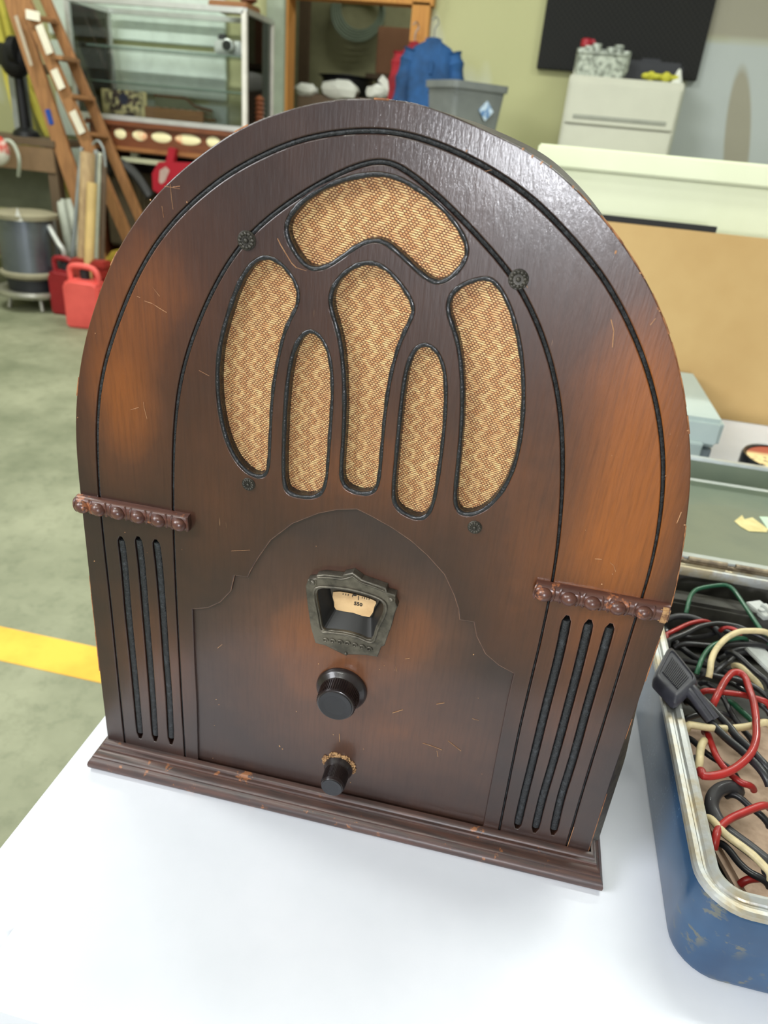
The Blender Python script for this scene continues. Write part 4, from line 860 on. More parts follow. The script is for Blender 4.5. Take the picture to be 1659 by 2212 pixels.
tag(mb.done('tool_case', M_dk), 'black tool case at the back of the filing cabinet top', 'case')
mb = MB(); P = at(1478, 172, FY + .1); mb.lathe([(.04, .001), (.036, .004), (.012, .07), (.004, .08)], 18, (P.x - .04, FY + .10, zc))
tag(mb.done('funnel', M_wh), 'small white funnel at the right end of the filing cabinet top', 'funnel')
# black panel on the wall
mt, nt, b = newmat('black_perforated_foam'); vec, x, y, z = coords(nt)
gx = ((x + z) * (1 / .035)).fract() - .5; gz = ((x - z) * (1 / .035)).fract() - .5
msk = 1 - (gx * gx + gz * gz).step(.05, .12)
nt.links.new(mixc(nt, msk, lin((20, 20, 20)), lin((34, 34, 32))), b.inputs['Base Color']); b.inputs['Roughness'].default_value = .9
p1, p2, p3, p4 = at(1188, -15, WY - .05), at(1157, 136, WY - .05), at(1497, 186, WY - .05), at(1556, -15, WY - .05)
x0, x1 = (p1.x + p2.x) / 2, (p3.x + p4.x) / 2; zb = (p2.z + p3.z) / 2
mb = MB(); mb.box(((x0 + x1) / 2, WY - .03, (zb + 2.35) / 2), (x1 - x0, .05, 2.35 - zb), .004)
tag(mb.done('acoustic_panel', mt), 'large black foam panel on the drywall above the filing cabinet', 'wall panel')
# grey waste bin on a work stand (the stand is hidden behind the radio)
GY = 4.1; a, b2 = at(919, 166, GY), at(1083, 182, GY); zt2 = (a.z + b2.z) / 2
M_bin = mat('grey_rubbish_bin_plastic', (120, 124, 122), .5, c2=(104, 108, 108), nscale=4)
zb2 = zt2 - .56
bn = empty('waste_bin', ((a.x + b2.x) / 2, GY + .2, zb2), math.radians(40), 'tall grey plastic waste bin in front of the hanging blue shirt', 'bin')
W_ = .36
mb = MB(); taper(mb, 0, 0, 0, .53, W_ * .72, W_ * .60, W_ * .95, W_ * .85, .03); taper(mb, 0, 0, .525, .56, W_ * 1.02, W_ * .92, W_ * 1.03, W_ * .93, .035, False)
taper(mb, 0, 0, .56, .02, W_ * .97, W_ * .86, W_ * .70, W_ * .57, .03, False, True); mb.done('bin_body', M_bin, bn)
mb = MB(); mb.box((.05, -W_ * .415, .43), (.07, .004, .07), 0, Matrix.Rotation(PI / 4, 3, 'Y')); mb.done('blue_and_white_sticker', mat('pale_blue_sticker', (196, 214, 232), .5, c2=(90, 130, 180), nscale=20, lo=.5, hi=.55), bn, False)
M_shop = mat('dark_workbench_wood', (96, 78, 58), .7)
st = empty('work_stand', ((a.x + b2.x) / 2, GY + .2, FZ), 0, 'plain wooden stand under the grey waste bin behind the radio', 'stand')
mb = MB(); mb.box((0, 0, zb2 - FZ - .02), (.6, .5, .04), .004); mb.done('stand_top', M_shop, st)
for sx in (-.26, .26):
    for sy in (-.21, .21):
        mb = MB(); mb.box((sx, sy, (zb2 - FZ - .04) / 2), (.05, .05, zb2 - FZ - .04), .003); mb.done('leg', M_shop, st)
# hanging shirts
def shirt(name, pl_, Y, wpx, color, lab, zlen, rz, hang=True):
    P = at(pl_[0], pl_[1], Y); W = wpx * mpp(P)
    r = empty(name, (P.x, Y, P.z - zlen), rz, lab, 'shirt')
    m = mat(name + '_cloth', color, .85, c2=tuple(v * .7 for v in color), nscale=6, bmp=.5, bscale=14, bdist=.01)
    q = MB(); n = 40; rows = []
    for (z, wx, dy) in ((zlen, .10, .045), (zlen - .02, .16, .055), (zlen - .05, .34, .07), (zlen - .09, .44, .09), (zlen - .20, .50, .11), (zlen - .4, .52, .12), (zlen - .6, .54, .12), (.02, .56, .12), (0, .55, .11)):
        row = []
        for k in range(n):
            an = 2 * PI * k / n; f = 1 + .07 * math.sin(an * 9 + z * 7) * (1 if z < zlen - .1 else .2)
            row.append(q.bm.verts.new((W * wx * math.cos(an) * f, dy * math.sin(an) * f, z)))
        rows.append(row)
    for A, B in zip(rows, rows[1:]):
        for k in range(n): q.bm.faces.new((A[k], A[(k + 1) % n], B[(k + 1) % n], B[k]))
    q.bm.faces.new(rows[0][::-1]); q.bm.faces.new(rows[-1])
    q.done('shirt_body', m, r)
    for s in (-1, 1):
        q = MB(); q.tube(catmull([(s * W * .36, 0, zlen - .08), (s * W * .46, -.01, zlen - .2), (s * W * .52, -.02, zlen - .42), (s * W * .54, -.03, zlen - .6)], 5), [.055 + .012 * (i % 3 == 0) for i in range(16)], 12); q.done('sleeve', m, r)
    q = MB()
    for s in (-1, 1): q.prism([(s * .004, -.088, zlen - .11), (s * .055, -.08, zlen - .075), (s * .05, -.05, zlen - .005), (s * .012, -.06, zlen - .02)], (0, .012, 0))
    q.done('collar', m, r)
    q = MB(); q.box((0, -.112, zlen - .34), (.03, .012, .42), .004)
    for k in range(4): q.ball((0, -.12, zlen - .2 - k * .1), .009, n=8)
    q.done('button_placket', m, r)
    q = MB(); q.tube(catmull([(0, 0, zlen), (0, 0, zlen + .05), (.02, 0, zlen + .08), (0, 0, zlen + .11), (-.02, 0, zlen + .09)], 4), .004, 6); q.done('hanger_hook', M_legm, r)
    return r
shirt('work_shirt', (938, 82), WY - .46, 116, (30, 78, 130), 'blue work shirt hanging on the door frame above the grey bin', .8, .12)
shirt('work_shirt', (896, 90), WY - .18, 70, (168, 30, 44), 'red shirt hanging just left of the blue work shirt', .8, .5)
# inside the store room
M_cable = mat('grey_green_hose', (112, 124, 104), .6)
P = at(775, 25, 7.7); mb = MB()
for k in range(5):
    R = .20 + .015 * k; mb.tube([(P.x + R * math.cos(t), 7.74 - .02 * k, P.z + .03 + R * .9 * math.sin(t) - .01 * k) for t in [2 * PI * j / 30 for j in range(30)]], .012, 8, closed=True)
mb.box((P.x, 7.80, P.z + .22), (.04, .1, .03)); tag(mb.done('coiled_hose', M_cable), 'grey coiled hose hanging on the store room wall', 'hose')
M_bcard = mat('dark_brown_box_card', (146, 104, 76), .85, c2=(132, 92, 66), nscale=3)
SY = 7.0
a, b2 = at(818, 55, SY), at(893, 155, SY)
shelf_z = at(800, 158, SY).z
rk = empty('storage_rack', (-1.05, SY + .25, FZ), 0, 'dark shelf rack under the brown box in the store room', 'rack')
mb = MB(); mb.box((0, 0, shelf_z - FZ - .02), (1.3, .5, .04)); mb.done('shelf', M_shop, rk)
for sx in (-.62, .62):
    mb = MB(); mb.box((sx, -.2, (shelf_z - FZ - .04) / 2), (.05, .05, shelf_z - FZ - .04)); mb.box((sx, .2, (shelf_z - FZ - .04) / 2), (.05, .05, shelf_z - FZ - .04)); mb.done('upright', M_shop, rk)
mb = MB(); mb.box(((a.x + b2.x) / 2 + .05, SY + .22, (shelf_z + a.z) / 2), (b2.x - a.x + .12, .4, a.z - shelf_z - .002), .01)
tag(mb.done('cardboard_box', M_bcard), 'brown cardboard box on the store room shelf left of the shirts', 'box')
c0 = at(745, 165, 6.4); mb = MB()
mb.lathe([(.17, FZ), (.17, c0.z - .25), (.2, c0.z - .2), (.2, c0.z - .02), (.24, c0.z), (.02, c0.z + .02)], 24, (c0.x, 6.45, 0))
tag(mb.done('black_drum', M_dk), 'black drum standing low inside the store room', 'drum')
c0 = at(735, 190, 5.9); mb = MB()
mb.box((c0.x, 5.95, (c0.z - .06 + FZ) / 2), (.62, .4, c0.z - .06 - FZ), .02)
tag(mb.done('store_cabinet', M_shop), 'low dark cabinet behind the doorway holding white bags', 'cabinet')
for (px, py, sx, rz, lab) in ((735, 196, .11, .3, 'white crumpled bag on the dark cabinet in the doorway'), (662, 196, .07, 0, 'white bag at the left side of the doorway'), (818, 200, .07, .2, 'small white container at the right of the doorway')):
    c0 = at(px, py, 5.8); q = MB(); q.ball((c0.x, 5.8, c0.z), sx, (1.4, 1, .7), n=12)
    for v in q.bm.verts: v.co += Vector((random.uniform(-1, 1), random.uniform(-1, 1), random.uniform(-1, 1))) * .012
    tag(q.done('plastic_bag', M_wh), lab, 'bag')
a, b2 = at(822, 168, 5.6), at(856, 206, 5.6); mb = MB(); mb.bar(a, b2 + (b2 - a) * ((FZ + .02 - b2.z) / (b2.z - a.z)), .05, .02); tag(mb.done('white_batten', M_wh), 'white batten leaning diagonally in the doorway', 'batten')
a, b2 = at(660, 0, 7.4), at(664, 180, 7.4); mb = MB(); mb.bar((a.x, 7.4, FZ), (a.x, 7.4, 2.2), .10, .05); tag(mb.done('wooden_post', M_shop), 'dark wooden post inside the store room by the left jamb', 'post')

# ================================================================ left background
# glass display case on a wooden cabinet
CY = 4.75; M_fr = mat('bright_aluminium_frame', (206, 208, 204), .35, .5)
M_frw = mat('white_case_frame', (216, 212, 204), .45)
gm, nt, b = newmat('case_glass')
nt.nodes.remove(b); tr = nt.nodes.new('ShaderNodeBsdfTransparent'); tr.inputs[0].default_value = (.97, .99, .98, 1); gl = nt.nodes.new('ShaderNodeBsdfGlossy'); gl.inputs['Roughness'].default_value = .02
fr = nt.nodes.new('ShaderNodeFresnel'); fr.inputs[0].default_value = 1.5; mx = nt.nodes.new('ShaderNodeMixShader')
mm = nt.nodes.new('ShaderNodeMath'); mm.operation = 'MULTIPLY_ADD'; mm.inputs[1].default_value = 1.0; mm.inputs[2].default_value = .0; nt.links.new(fr.outputs[0], mm.inputs[0])
nt.links.new(mm.outputs[0], mx.inputs[0]); nt.links.new(tr.outputs[0], mx.inputs[1]); nt.links.new(gl.outputs[0], mx.inputs[2]); nt.links.new(mx.outputs[0], nt.nodes['Material Output'].inputs[0])
M_glass = gm
x0 = at(150, 60, CY).x; x1 = at(529, 140, CY).x; z1 = at(400, 14, CY).z; z0 = at(400, 274, CY).z; dep = .50
dc = empty('display_case', ((x0 + x1) / 2, CY + dep / 2, z0), 0, 'glass display case with bright metal frame on a brown wooden cabinet', 'display case')
t_ = .032
def wb(nm, c, d, m, par, bev=.002):
    q = MB(); q.box(c, d, bev); o_ = q.done(nm, m, par, world=False)
    o_.data.transform(Matrix.Translation(-Vector(par.location))); return o_
for X in (x0, x1):
    for Yv in (CY, CY + dep): wb('corner_post', (X, Yv, (z0 + z1) / 2), (t_, t_, z1 - z0), M_frw if X == x1 else M_fr, dc)
for Zv in (z0 + t_ / 2, z1):
    for Yv in (CY, CY + dep): wb('rail', ((x0 + x1) / 2, Yv, Zv), (x1 - x0, t_, t_), M_fr, dc)
    for X in (x0, x1): wb('rail', (X, CY + dep / 2, Zv), (t_, dep, t_), M_fr, dc)
wb('glass_pane', ((x0 + x1) / 2, CY, (z0 + z1) / 2), (x1 - x0 - .02, .005, z1 - z0 - .02), M_glass, dc, 0)
wb('glass_pane', (x0, CY + dep / 2, (z0 + z1) / 2), (.005, dep - .02, z1 - z0 - .02), M_glass, dc, 0)
wb('glass_pane', (x1, CY + dep / 2, (z0 + z1) / 2), (.005, dep - .02, z1 - z0 - .02), M_glass, dc, 0)
M_shg = mat('green_edged_shelf_glass', (150, 176, 164), .15, trans=.0)
for py in (112, 190):
    zz_ = at(400, py, CY + .1).z
    wb('glass_shelf', ((x0 + x1) / 2, CY + .30, zz_), (x1 - x0 - .04, .30, .008), M_shg, dc, 0)
M_pic = None
mt, nt, b = newmat('cream_printed_picture'); vec, x, y, z = coords(nt)
dd = V_.op('SQRT', x * x * 1.0 + (z - .10) * (z - .10))
c = mixc(nt, noise(nt, vec, 26, 4, .7).step(.46, .52) * (1 - dd.step(.12, .17)), lin((232, 218, 160)), lin((66, 54, 52)))
c = mixc(nt, 1 - dd.step(.03, .04), c, lin((52, 60, 84)))
nt.links.new(c, b.inputs['Base Color']); b.inputs['Roughness'].default_value = .6
P = at(225, 262, CY + .12); P2 = at(316, 200, CY + .12); wP = P2.x - P.x; hP = P2.z - z0 - t_
pc = empty('printed_picture', ((P.x + P2.x) / 2, CY + .12, z0 + t_), 0, 'cream printed picture with dark figure inside the display case', 'picture')
mb = MB(); mb.box((0, 0, hP / 2 + .002), (wP, .02, hP), .004); mb.done('printed_board', mt, pc)
M_brw = mat('brown_varnished_wood', (120, 68, 40), .4, c2=(92, 50, 32), nscale=2, stretch=(4, 60, 60), coat=.3)
M_brl = mat('tan_varnished_wood', (154, 104, 60), .45, c2=(130, 84, 48), nscale=2, stretch=(4, 60, 60))
# small lattice backed wooden rack
a, b2 = at(322, 258, CY + .14), at(446, 232, CY + .14); zl = z0 + t_
rk = empty('wooden_letter_rack', ((a.x + b2.x) / 2, CY + .14, zl), 0, 'small wooden lattice rack beside the cream picture in the display case', 'rack')
wr = b2.x - a.x; hr = at(330, 205, CY + .14).z - zl
mb = MB(); mb.box((0, -.05, .035), (wr, .015, .07), .003); mb.box((0, .06, .02), (wr, .2, .02), .003); mb.done('rack_base', M_brl, rk)
mb = MB(); mb.prism([(-wr / 2, .1, .03), (wr / 2, .1, .03), (wr / 2, .1, hr * .55), (wr * .2, .1, hr * .7), (wr * .05, .1, hr), (-wr / 2, .1, hr)], (0, .012, 0)); mb.done('rack_back', mat('dim_glass_green', (112, 116, 92), .4), rk, False)
mb = MB(); mb.tube([(-wr / 2, .09, hr), (wr * .05, .09, hr), (wr * .2, .09, hr * .7), (wr / 2, .09, hr * .55)], .008, 6)
for k in range(5): mb.tube([(-wr * .4 + k * wr * .18, .09, hr * .5), (-wr * .25 + k * wr * .18, .09, .05)], .004, 6)
mb.done('lattice', M_brw, rk)
mb = MB()
for k in range(6): mb.ball((-wr * .36 + k * wr * .14, .02, .055), .028, (1, 1, .7), n=10)
mb.done('pink_flowers', mat('dusty_pink', (206, 170, 158), .8), rk)
# camera-like silver thing on the shelf, on the right
zz_ = at(400, 112, CY + .1).z; P = at(490, 100, CY + .25)
cm_ = empty('metal_ornament', (P.x, CY + .3, zz_ + .004), 0, 'silver and black ornament on the upper shelf of the display case', 'ornament')
mb = MB(); mb.box((0, 0, .05), (.20, .08, .09), .015); mb.lathe([(.04, 0), (.04, .05), (.03, .055)], 16, (.02, -.04, .06), Matrix.Rotation(PI / 2, 3, 'X')); mb.done('body', M_fr, cm_)
mb = MB(); mb.lathe([(.03, 0), (.03, .01)], 16, (.02, -.09, .06), Matrix.Rotation(PI / 2, 3, 'X')); mb.box((-.05, 0, .11), (.06, .04, .04), .01); mb.done('lens', M_dk, cm_)
P = at(505, 38, CY - .02)
# brown carved thing and board on top of the case
a, b2 = at(462, 12, CY + .25), at(545, 12, CY + .25); mb = MB(); mb.box(((a.x + b2.x) / 2, CY + .28, z1 + t_ / 2 + .026), (b2.x - a.x, .25, .05), .008)
tag(mb.done('wooden_board', M_brl), 'tan wooden board lying on top of the display case', 'board')
P = at(552, 10, CY + .25); mb = MB(); mb.lathe([(.02, 0), (.06, .02), (.05, .05), (.09, .08), (.07, .12), (.03, .16)], 14, (P.x - .06, CY + .28, z1 + t_ / 2 + .052)); tag(mb.done('carved_finial', M_brw), 'dark carved wooden finial on the board above the display case', 'finial')
P = at(548, 205, CY + .1); mb = MB(); hp = P.z - z0
mb.lathe([(.04, .001), (.04, .02)] + [(.022 + .012 * (k % 2), .03 + (hp - .04) * k / 14) for k in range(15)] + [(.01, hp)], 14, (max(P.x, x1 + .065), CY + .1, z0)); tag(mb.done('turned_post', M_brw), 'dark turned wooden spindle standing right of the display case', 'post')
mb = MB(); a = at(581, 130, WY - .25); mb.box((a.x, WY - .075, .551), (.13, .12, 2.6), .01); tag(mb.done('grey_locker', mat('pale_grey_green_steel', (156, 166, 146), .5)), 'narrow grey green locker between display case and doorway', 'locker')
# wooden cabinet under the case, with five oval cut-outs
z2 = z0; z3 = at(340, 329, CY - .08).z
xa = at(186, 265, CY - .08).x; xb = x1 + .14
cb_ = empty('wooden_cabinet', ((xa + xb) / 2, CY + .2, FZ), 0, 'brown wooden cabinet with oval insets under the display case', 'cabinet')
wb('cabinet_top', ((xa + xb) / 2, CY + .21, z2 - .018), (xb - xa, .62, .034), M_brw, cb_, .006)
wb('front_rail', ((xa + xb) / 2, CY - .06, (z2 - .036 + z3) / 2), (xb - xa - .03, .03, z2 - .036 - z3), M_brw, cb_, .004)
wb('lower_moulding', ((xa + xb) / 2, CY - .075, z3), (xb - xa, .05, .03), M_brl, cb_, .008)
wb('side_panel', (xa + .03, CY + .2, (z2 - .04 + FZ) / 2), (.03, .5, z2 - .04 - FZ), M_brw, cb_)
wb('side_panel', (xb - .03, CY + .2, (z2 - .04 + FZ) / 2), (.03, .5, z2 - .04 - FZ), M_brw, cb_)
M_oval = mat('cream_and_coral_inset', (236, 226, 180), .5, c2=(216, 120, 80), nscale=9, lo=.52, hi=.66)
for px, py, ws in ((259, 289, .045), (301, 293, .055), (348, 297, .075), (405, 302, .095), (460, 307, .05)):
    P = at(px, py, CY - .08); q = MB(); q.ball((P.x, CY - .074, P.z), 1, (ws, .008, .034), n=20)
    o_ = q.done('oval_inset', M_oval, cb_); o_.data.transform(Matrix.Translation(-Vector(cb_.location)))
M_pale = mat('pale_painted_shelf', (176, 176, 146), .6)
zs = at(330, 350, CY - .05).z
wb('shelf', ((xa + xb) / 2 + .1, CY + .15, zs), (xb - xa - .3, .5, .03), M_pale, cb_, .004)
wb('divider', (at(293, 345, CY).x, CY + .0, (z3 + zs) / 2), (.05, .05, z3 - zs), M_pale, cb_, .004)
wb('shelf', ((xa + xb) / 2, CY + .2, at(330, 560, CY).z), (xb - xa - .06, .5, .03), M_brw, cb_, .004)
wb('back_panel', ((xa + xb) / 2, CY + .45, (z2 - .05 + FZ) / 2), (xb - xa - .05, .02, z2 - .05 - FZ), mat('dark_cabinet_back', (44, 32, 24), .8), cb_)
# red caulking style tool on the shelf
P = at(365, 395, CY - .15); a = at(330, 360, CY - .15); b2 = at(420, 360, CY - .15); c3 = at(373, 318, CY - .15)
m_ = mpp(a)
def pxs(pts, Y): return [at(u, v, Y) for u, v in pts]
rt = empty('red_clamp', (P.x, CY - .15, FZ), 0, 'red plastic clamp handle at the cabinet shelf near the radio arch', 'clamp')
mb = MB(); out = pxs([(330, 410), (328, 375), (342, 350), (358, 349), (364, 318), (378, 322), (374, 350), (420, 352), (420, 372), (396, 382), (370, 410), (345, 420)], CY - .15); mb.prism(out, (0, .05, 0)); mb.done('clamp_body', M_red, rt, world=True)
mb = MB(); out = pxs([(343, 392), (345, 368), (358, 360), (366, 368), (356, 392), (348, 398)], CY - .152); mb.prism(out, (0, .03, 0)); mb.done('handle_opening', mat('grey_grip', (176, 150, 140), .6), rt, world=True)
# dark vacuum hose and bundles inside
mb = MB(); mb.tube(catmull(pxs([(228, 375), (250, 352), (275, 362), (298, 385), (325, 425)], CY - .10), 5), .035, 10); tag(mb.done('vacuum_hose', mat('black_ribbed_hose', (46, 46, 44), .5)), 'black hose curving in the dark space under the cabinet', 'hose')
mb = MB(); P = at(275, 455, CY - .02); mb.box((P.x, CY + .05, P.z), (.3, .2, .5), .02); mb2 = mb
tag(mb2.done('paper_sack', mat('dim_brown_sack', (96, 84, 62), .8)), 'brown sack in the dark under the cabinet', 'sack')

# ---------------- tall rolls and pipes
M_tube_ = mat('tan_cardboard_tube', (176, 150, 110), .75, c2=(150, 122, 90), nscale=3, stretch=(30, 30, 2))
def pole(name, p0, p1, Y0, Y1, r, m, lab, cat, ext=0.0, n=14, grp=None):
    a = at(*p0, Y0); b_ = at(*p1, Y1); d = (b_ - a).normalized()
    b2_ = b_ + d * ext
    if b2_.z < FZ + .002: t = (FZ + .002 - b_.z) / d.z; b2_ = b_ + d * t
    q = MB(); q.tube([a, b2_], r, n); return tag(q.done(name, m), lab, cat, grp)
KY = 4.06
pole('cardboard_tube', (190, 330), (183, 545), KY, KY - .1, .045, M_tube_, 'thick tan cardboard tube standing among the pipes', 'tube', .5)
pole('cardboard_tube', (199, 395), (193, 545), KY - .08, KY - .16, .030, mat('light_tan_tube', (202, 172, 112), .7), 'lighter tan tube in front of the thick cardboard tube', 'tube', .5)
M_pipe = mat('grey_silver_pipe', (150, 156, 154), .4, .5)
for i, (u0, u1, m, l) in enumerate(((176, 158, M_pipe, 'grey pipe left of the cardboard tube'), (208, 202, M_pipe, 'silver pipe right of the cardboard tube'), (217, 209, mat('pale_plastic_pipe', (196, 198, 180), .5), 'pale plastic pipe by the silver pipe'), (226, 221, mat('brown_rod', (104, 84, 66), .6), 'brown rod at the right end of the pipes'))):
    pole('pipe', (u0, 318 + 6 * i), (u1, 540), KY + .15, KY + .05, .014 + .002 * (i % 2), m, l, 'pipe', .5)
mb = MB(); mb.tube(catmull([at(150, 420, KY + .1), at(200, 312, KY + .1), at(222, 318, KY + .1), at(228, 360, KY + .1)], 6)[6:], .008, 8); tag(mb.done('bent_wire_loop', M_pipe), 'pale bent wire loop over the tops of the pipes', 'wire')
# white bags / tubes
for i, (u, v, u2, v2) in enumerate(((132, 432, 150, 525), (152, 432, 166, 500))):
    pole('white_tube', (u, v), (u2, v2), KY + .34, KY + .28, .034, mat('dull_white_vinyl', (186, 190, 176), .6), ('left' if i == 0 else 'right') + ' of two dull white tubes leaning left of the cardboard tube', 'tube', .5)

# ---------------- orange wooden stepladder
M_lad = mat('orange_brown_ladder_wood', (158, 112, 70), .55, c2=(132, 92, 58), nscale=2, stretch=(30, 30, 3))
M_lab = mat('pale_safety_label', (222, 216, 196), .6)
LY = 4.40
ladder = empty('wooden_stepladder', (at(170, 640, LY).x, LY + .3, FZ), 0, 'orange brown wooden stepladder with pale labels leaning beside the display case', 'ladder')
def rail(name, p0, p1, Y0, Y1, wd, th, m, par, down=True, up=.6):
    a = at(*p0, Y0); b_ = at(*p1, Y1); d = (b_ - a).normalized()
    if down: b_ = b_ + d * ((FZ + .005 - b_.z) / d.z)
    a = a - d * up
    q = MB(); q.bar(a, b_, wd, th, bev=.003); q.done(name, m, par, world=True); return a, b_
rail('side_rail', (28, 0), (148, 360), LY, LY - .03, .110, .03, M_lad, ladder)
rail('side_rail', (62, 20), (188, 310), LY - .02, LY - .04, .078, .04, M_lad, ladder)
rail('side_rail', (112, 30), (212, 262), LY + .18, LY + .18, .068, .03, M_lad, ladder)
for (a, b2) in (((60, 36), (112, 44)), ((122, 124), (160, 132)), ((146, 208), (196, 215)), ((176, 290), (222, 296))):
    A = at(*a, LY - .05); B = at(*b2, LY + .16); q = MB(); q.bar(A, B, .025, .085, up=(.3, .8, 0), bev=.003); q.done('step', M_lad, ladder, world=True)
for a, b2, w_ in (((84, 54), (108, 116), .05), ((116, 150), (134, 192), .05), ((156, 240), (178, 288), .05), ((56, 30), (86, 36), .05)):
    Yl = LY - .08; A = at(*a, Yl); B = at(*b2, Yl); q = MB(); q.bar(A, B, w_, .004); q.done('safety_label', M_lab, ladder, False, world=True)
for a, b2 in (((34, 34), (68, 142)),):
    A = at(*a, LY - .07); B = at(*b2, LY - .10); q = MB(); q.bar(A, B, .022, .004); q.done('worn_sticker', mat('grey_sticker', (170, 158, 138), .6), ladder, False, world=True)
A = at(102, 236, LY - .2); B = at(112, 270, LY - .2); q = MB(); q.bar(A, B, .03, .02, bev=.004); tag(q.done('blue_tag', mat('blue_plastic', (34, 70, 150), .5)), 'small blue tag hanging beside the wooden ladder rail', 'tag')
# ---------------- yellow ladder
M_yl = mat('dull_yellow_fibreglass', (204, 192, 84), .55, c2=(176, 166, 66), nscale=4)
yl = empty('yellow_ladder', (at(60, 600, 5.0).x, 5.0, FZ), 0, 'dull yellow fibreglass ladder leaning behind the heater', 'ladder')
rail('side_rail', (-22, 0), (85, 430), 5.15, 5.0, .075, .03, M_yl, yl, up=.2)
rail('side_rail', (14, 60), (118, 480), 5.2, 5.05, .05, .03, M_yl, yl, up=.5)
for v in (110, 200, 290, 380, 470):
    A = at(-20 + (v) * .25, v, 5.1); B = at(14 + (v - 60) * .25, v, 5.15); q = MB(); q.bar(A, B, .03, .05, bev=.003); q.done('rung', M_yl, yl, world=True)
y2 = empty('yellow_ladder', (at(100, 600, 5.2).x, 5.2, FZ), 0, 'second yellow ladder rail pair showing between wooden ladder and heater', 'ladder')
rail('side_rail', (42, 150), (92, 258), 5.28, 5.25, .07, .03, M_yl, y2, up=.8)
rail('side_rail', (60, 150), (150, 408), 5.30, 5.25, .06, .03, M_yl, y2, up=.8)
for v in (180, 260, 340, 420):
    A = at(56 + (v - 150) * .45, v, 5.25); B = at(62 + (v - 150) * .36, v + 4, 5.25); q = MB(); q.bar(A, B + Vector((.03, 0, 0)), .03, .05, bev=.003); q.done('rung', M_yl, y2, world=True)
# ---------------- machines on a bench at far left
BY = 4.35
zbench = at(70, 300, BY).z
bench = empty('workbench', (at(30, 340, BY).x - .2, BY + .25, FZ), 0, 'brown wooden workbench at the left edge of the picture', 'workbench')
xr = at(116, 300, BY).x; xl = xr - 1.1
wb('bench_top', ((xl + xr) / 2, BY + .25, zbench - .02), (xr - xl, .5, .04), M_shop, bench)
wb('apron', ((xl + xr) / 2, BY + .02, zbench - .12), (xr - xl - .04, .03, .15), mat('dull_brown_board', (126, 100, 72), .7), bench)
for X in (xl + .05, xr - .05):
    for Yv in (BY + .05, BY + .45): wb('leg', (X, Yv, (zbench - .04 + FZ) / 2), (.07, .07, zbench - .04 - FZ), M_shop, bench)
wb('lower_shelf', ((xl + xr) / 2, BY + .25, FZ + .25), (xr - xl - .1, .44, .02), M_shop, bench)
wb('corrugated_panel', ((xl + xr) / 2 - .12, BY + .42, at(20, 385, BY + .4).z), (xr - xl - .3, .02, .42), mat('grey_green_panel', (110, 114, 92), .6), bench)
M_iron = mat('black_cast_iron', (30, 30, 32), .45, .4)
P = at(30, 118, BY + .2); zv = zbench + .001
vs = empty('bench_grinder', (P.x, BY + .22, zbench), 0, 'black cast iron bench machine on the left workbench', 'machine')
hz = P.z - zbench
mb = MB(); mb.lathe([(.09, .001), (.08, .03), (.035, .06), (.03, hz - .08)], 20); mb.done('pedestal', M_iron, vs)
mb = MB(); mb.tube([(-.16, 0, hz), (.10, 0, hz)], .065, 20); mb.ball((.0, -.02, hz - .03), .10, (1, .9, 1.1), n=16); mb.done('motor_body', M_iron, vs)
mb = MB(); mb.tube([(.02, -.05, hz + .02), (.07, -.05, hz + .02)], .085, 20); mb.done('wheel', M_iron, vs)
mb = MB(); mb.tube([(.10, 0, hz - .06), (.26, -.02, hz - .07)], .028, 12); mb.done('arm', mat('worn_grey_steel', (96, 100, 98), .45, .6), vs)
P = at(22, 92, BY + .35); mb = MB(); mb.box((P.x + .02, BY + .35, (P.z + zbench) / 2), (.12, .06, P.z - zbench), .01); tag(mb.done('steel_tray_stand', mat('silver_steel', (168, 172, 174), .4, .5)), 'silver metal bracket behind the black bench machine', 'bracket')
P = at(10, 325, BY - .1); 
mb = MB(); mb.ball((P.x - .02, BY - .16, P.z), .095, (1, .7, 1), n=18); hs = empty('hose_reel', (P.x, BY - .1, P.z - .1), 0, 'red and white hose reel hanging at the left edge below the bench', 'reel')
hs_ = mb.done('reel_drum', mat('red_and_white_drum', (186, 60, 44), .5, c2=(206, 204, 190), nscale=7, lo=.45, hi=.55), hs, world=True)
mb = MB(); mb.tube(catmull([at(0, 305, BY - .14), at(22, 305, BY - .14), at(36, 325, BY - .14), at(42, 350, BY - .14), at(40, 380, BY - .1)], 5), .012, 8); mb.done('hose', mat('pale_hose', (170, 176, 160), .5), hs, world=True)
# ---------------- portable heater
M_hb = mat('dark_blue_grey_steel', (120, 126, 136), .3, .75, c2=(96, 102, 112), nscale=3)
M_hc = mat('dull_cream_lid', (150, 144, 120), .5)
M_tray = mat('brushed_tray_steel', (176, 174, 160), .35, .6)
HX, HY = atz(45, 672, FZ).x, atz(45, 672, FZ).y + .18
HR = 62 * mpp((HX, HY, -.6))
heater = empty('portable_heater', (HX, HY, FZ), 0, 'round portable heater with dark metal body and cream lid on the floor', 'heater')
zl_ = at(40, 462, HY).z - FZ; zm = at(40, 590, HY - .1).z - FZ; zk = at(45, 640, HY - .1).z - FZ
zk = max(zk, .10)
mb = MB(); mb.lathe([(HR * .3, zk - .02), (HR * 1.18, zk - .01), (HR * 1.24, zk + .01), (HR * 1.22, zk + .03), (HR * .8, zk + .02)], 40); mb.done('base_tray', M_tray, heater)
for k in range(4):
    a = PI / 4 + k * PI / 2; q = MB(); q.tube([(HR * .9 * math.cos(a), HR * .9 * math.sin(a), .002), (HR * .8 * math.cos(a), HR * .8 * math.sin(a), zk - .01)], .014, 8); q.done('foot', M_tray, heater)
mb = MB(); mb.lathe([(HR * .82, zk + .012), (HR * .86, zm - .02)], 36); mb.done('burner_body', M_dk, heater)
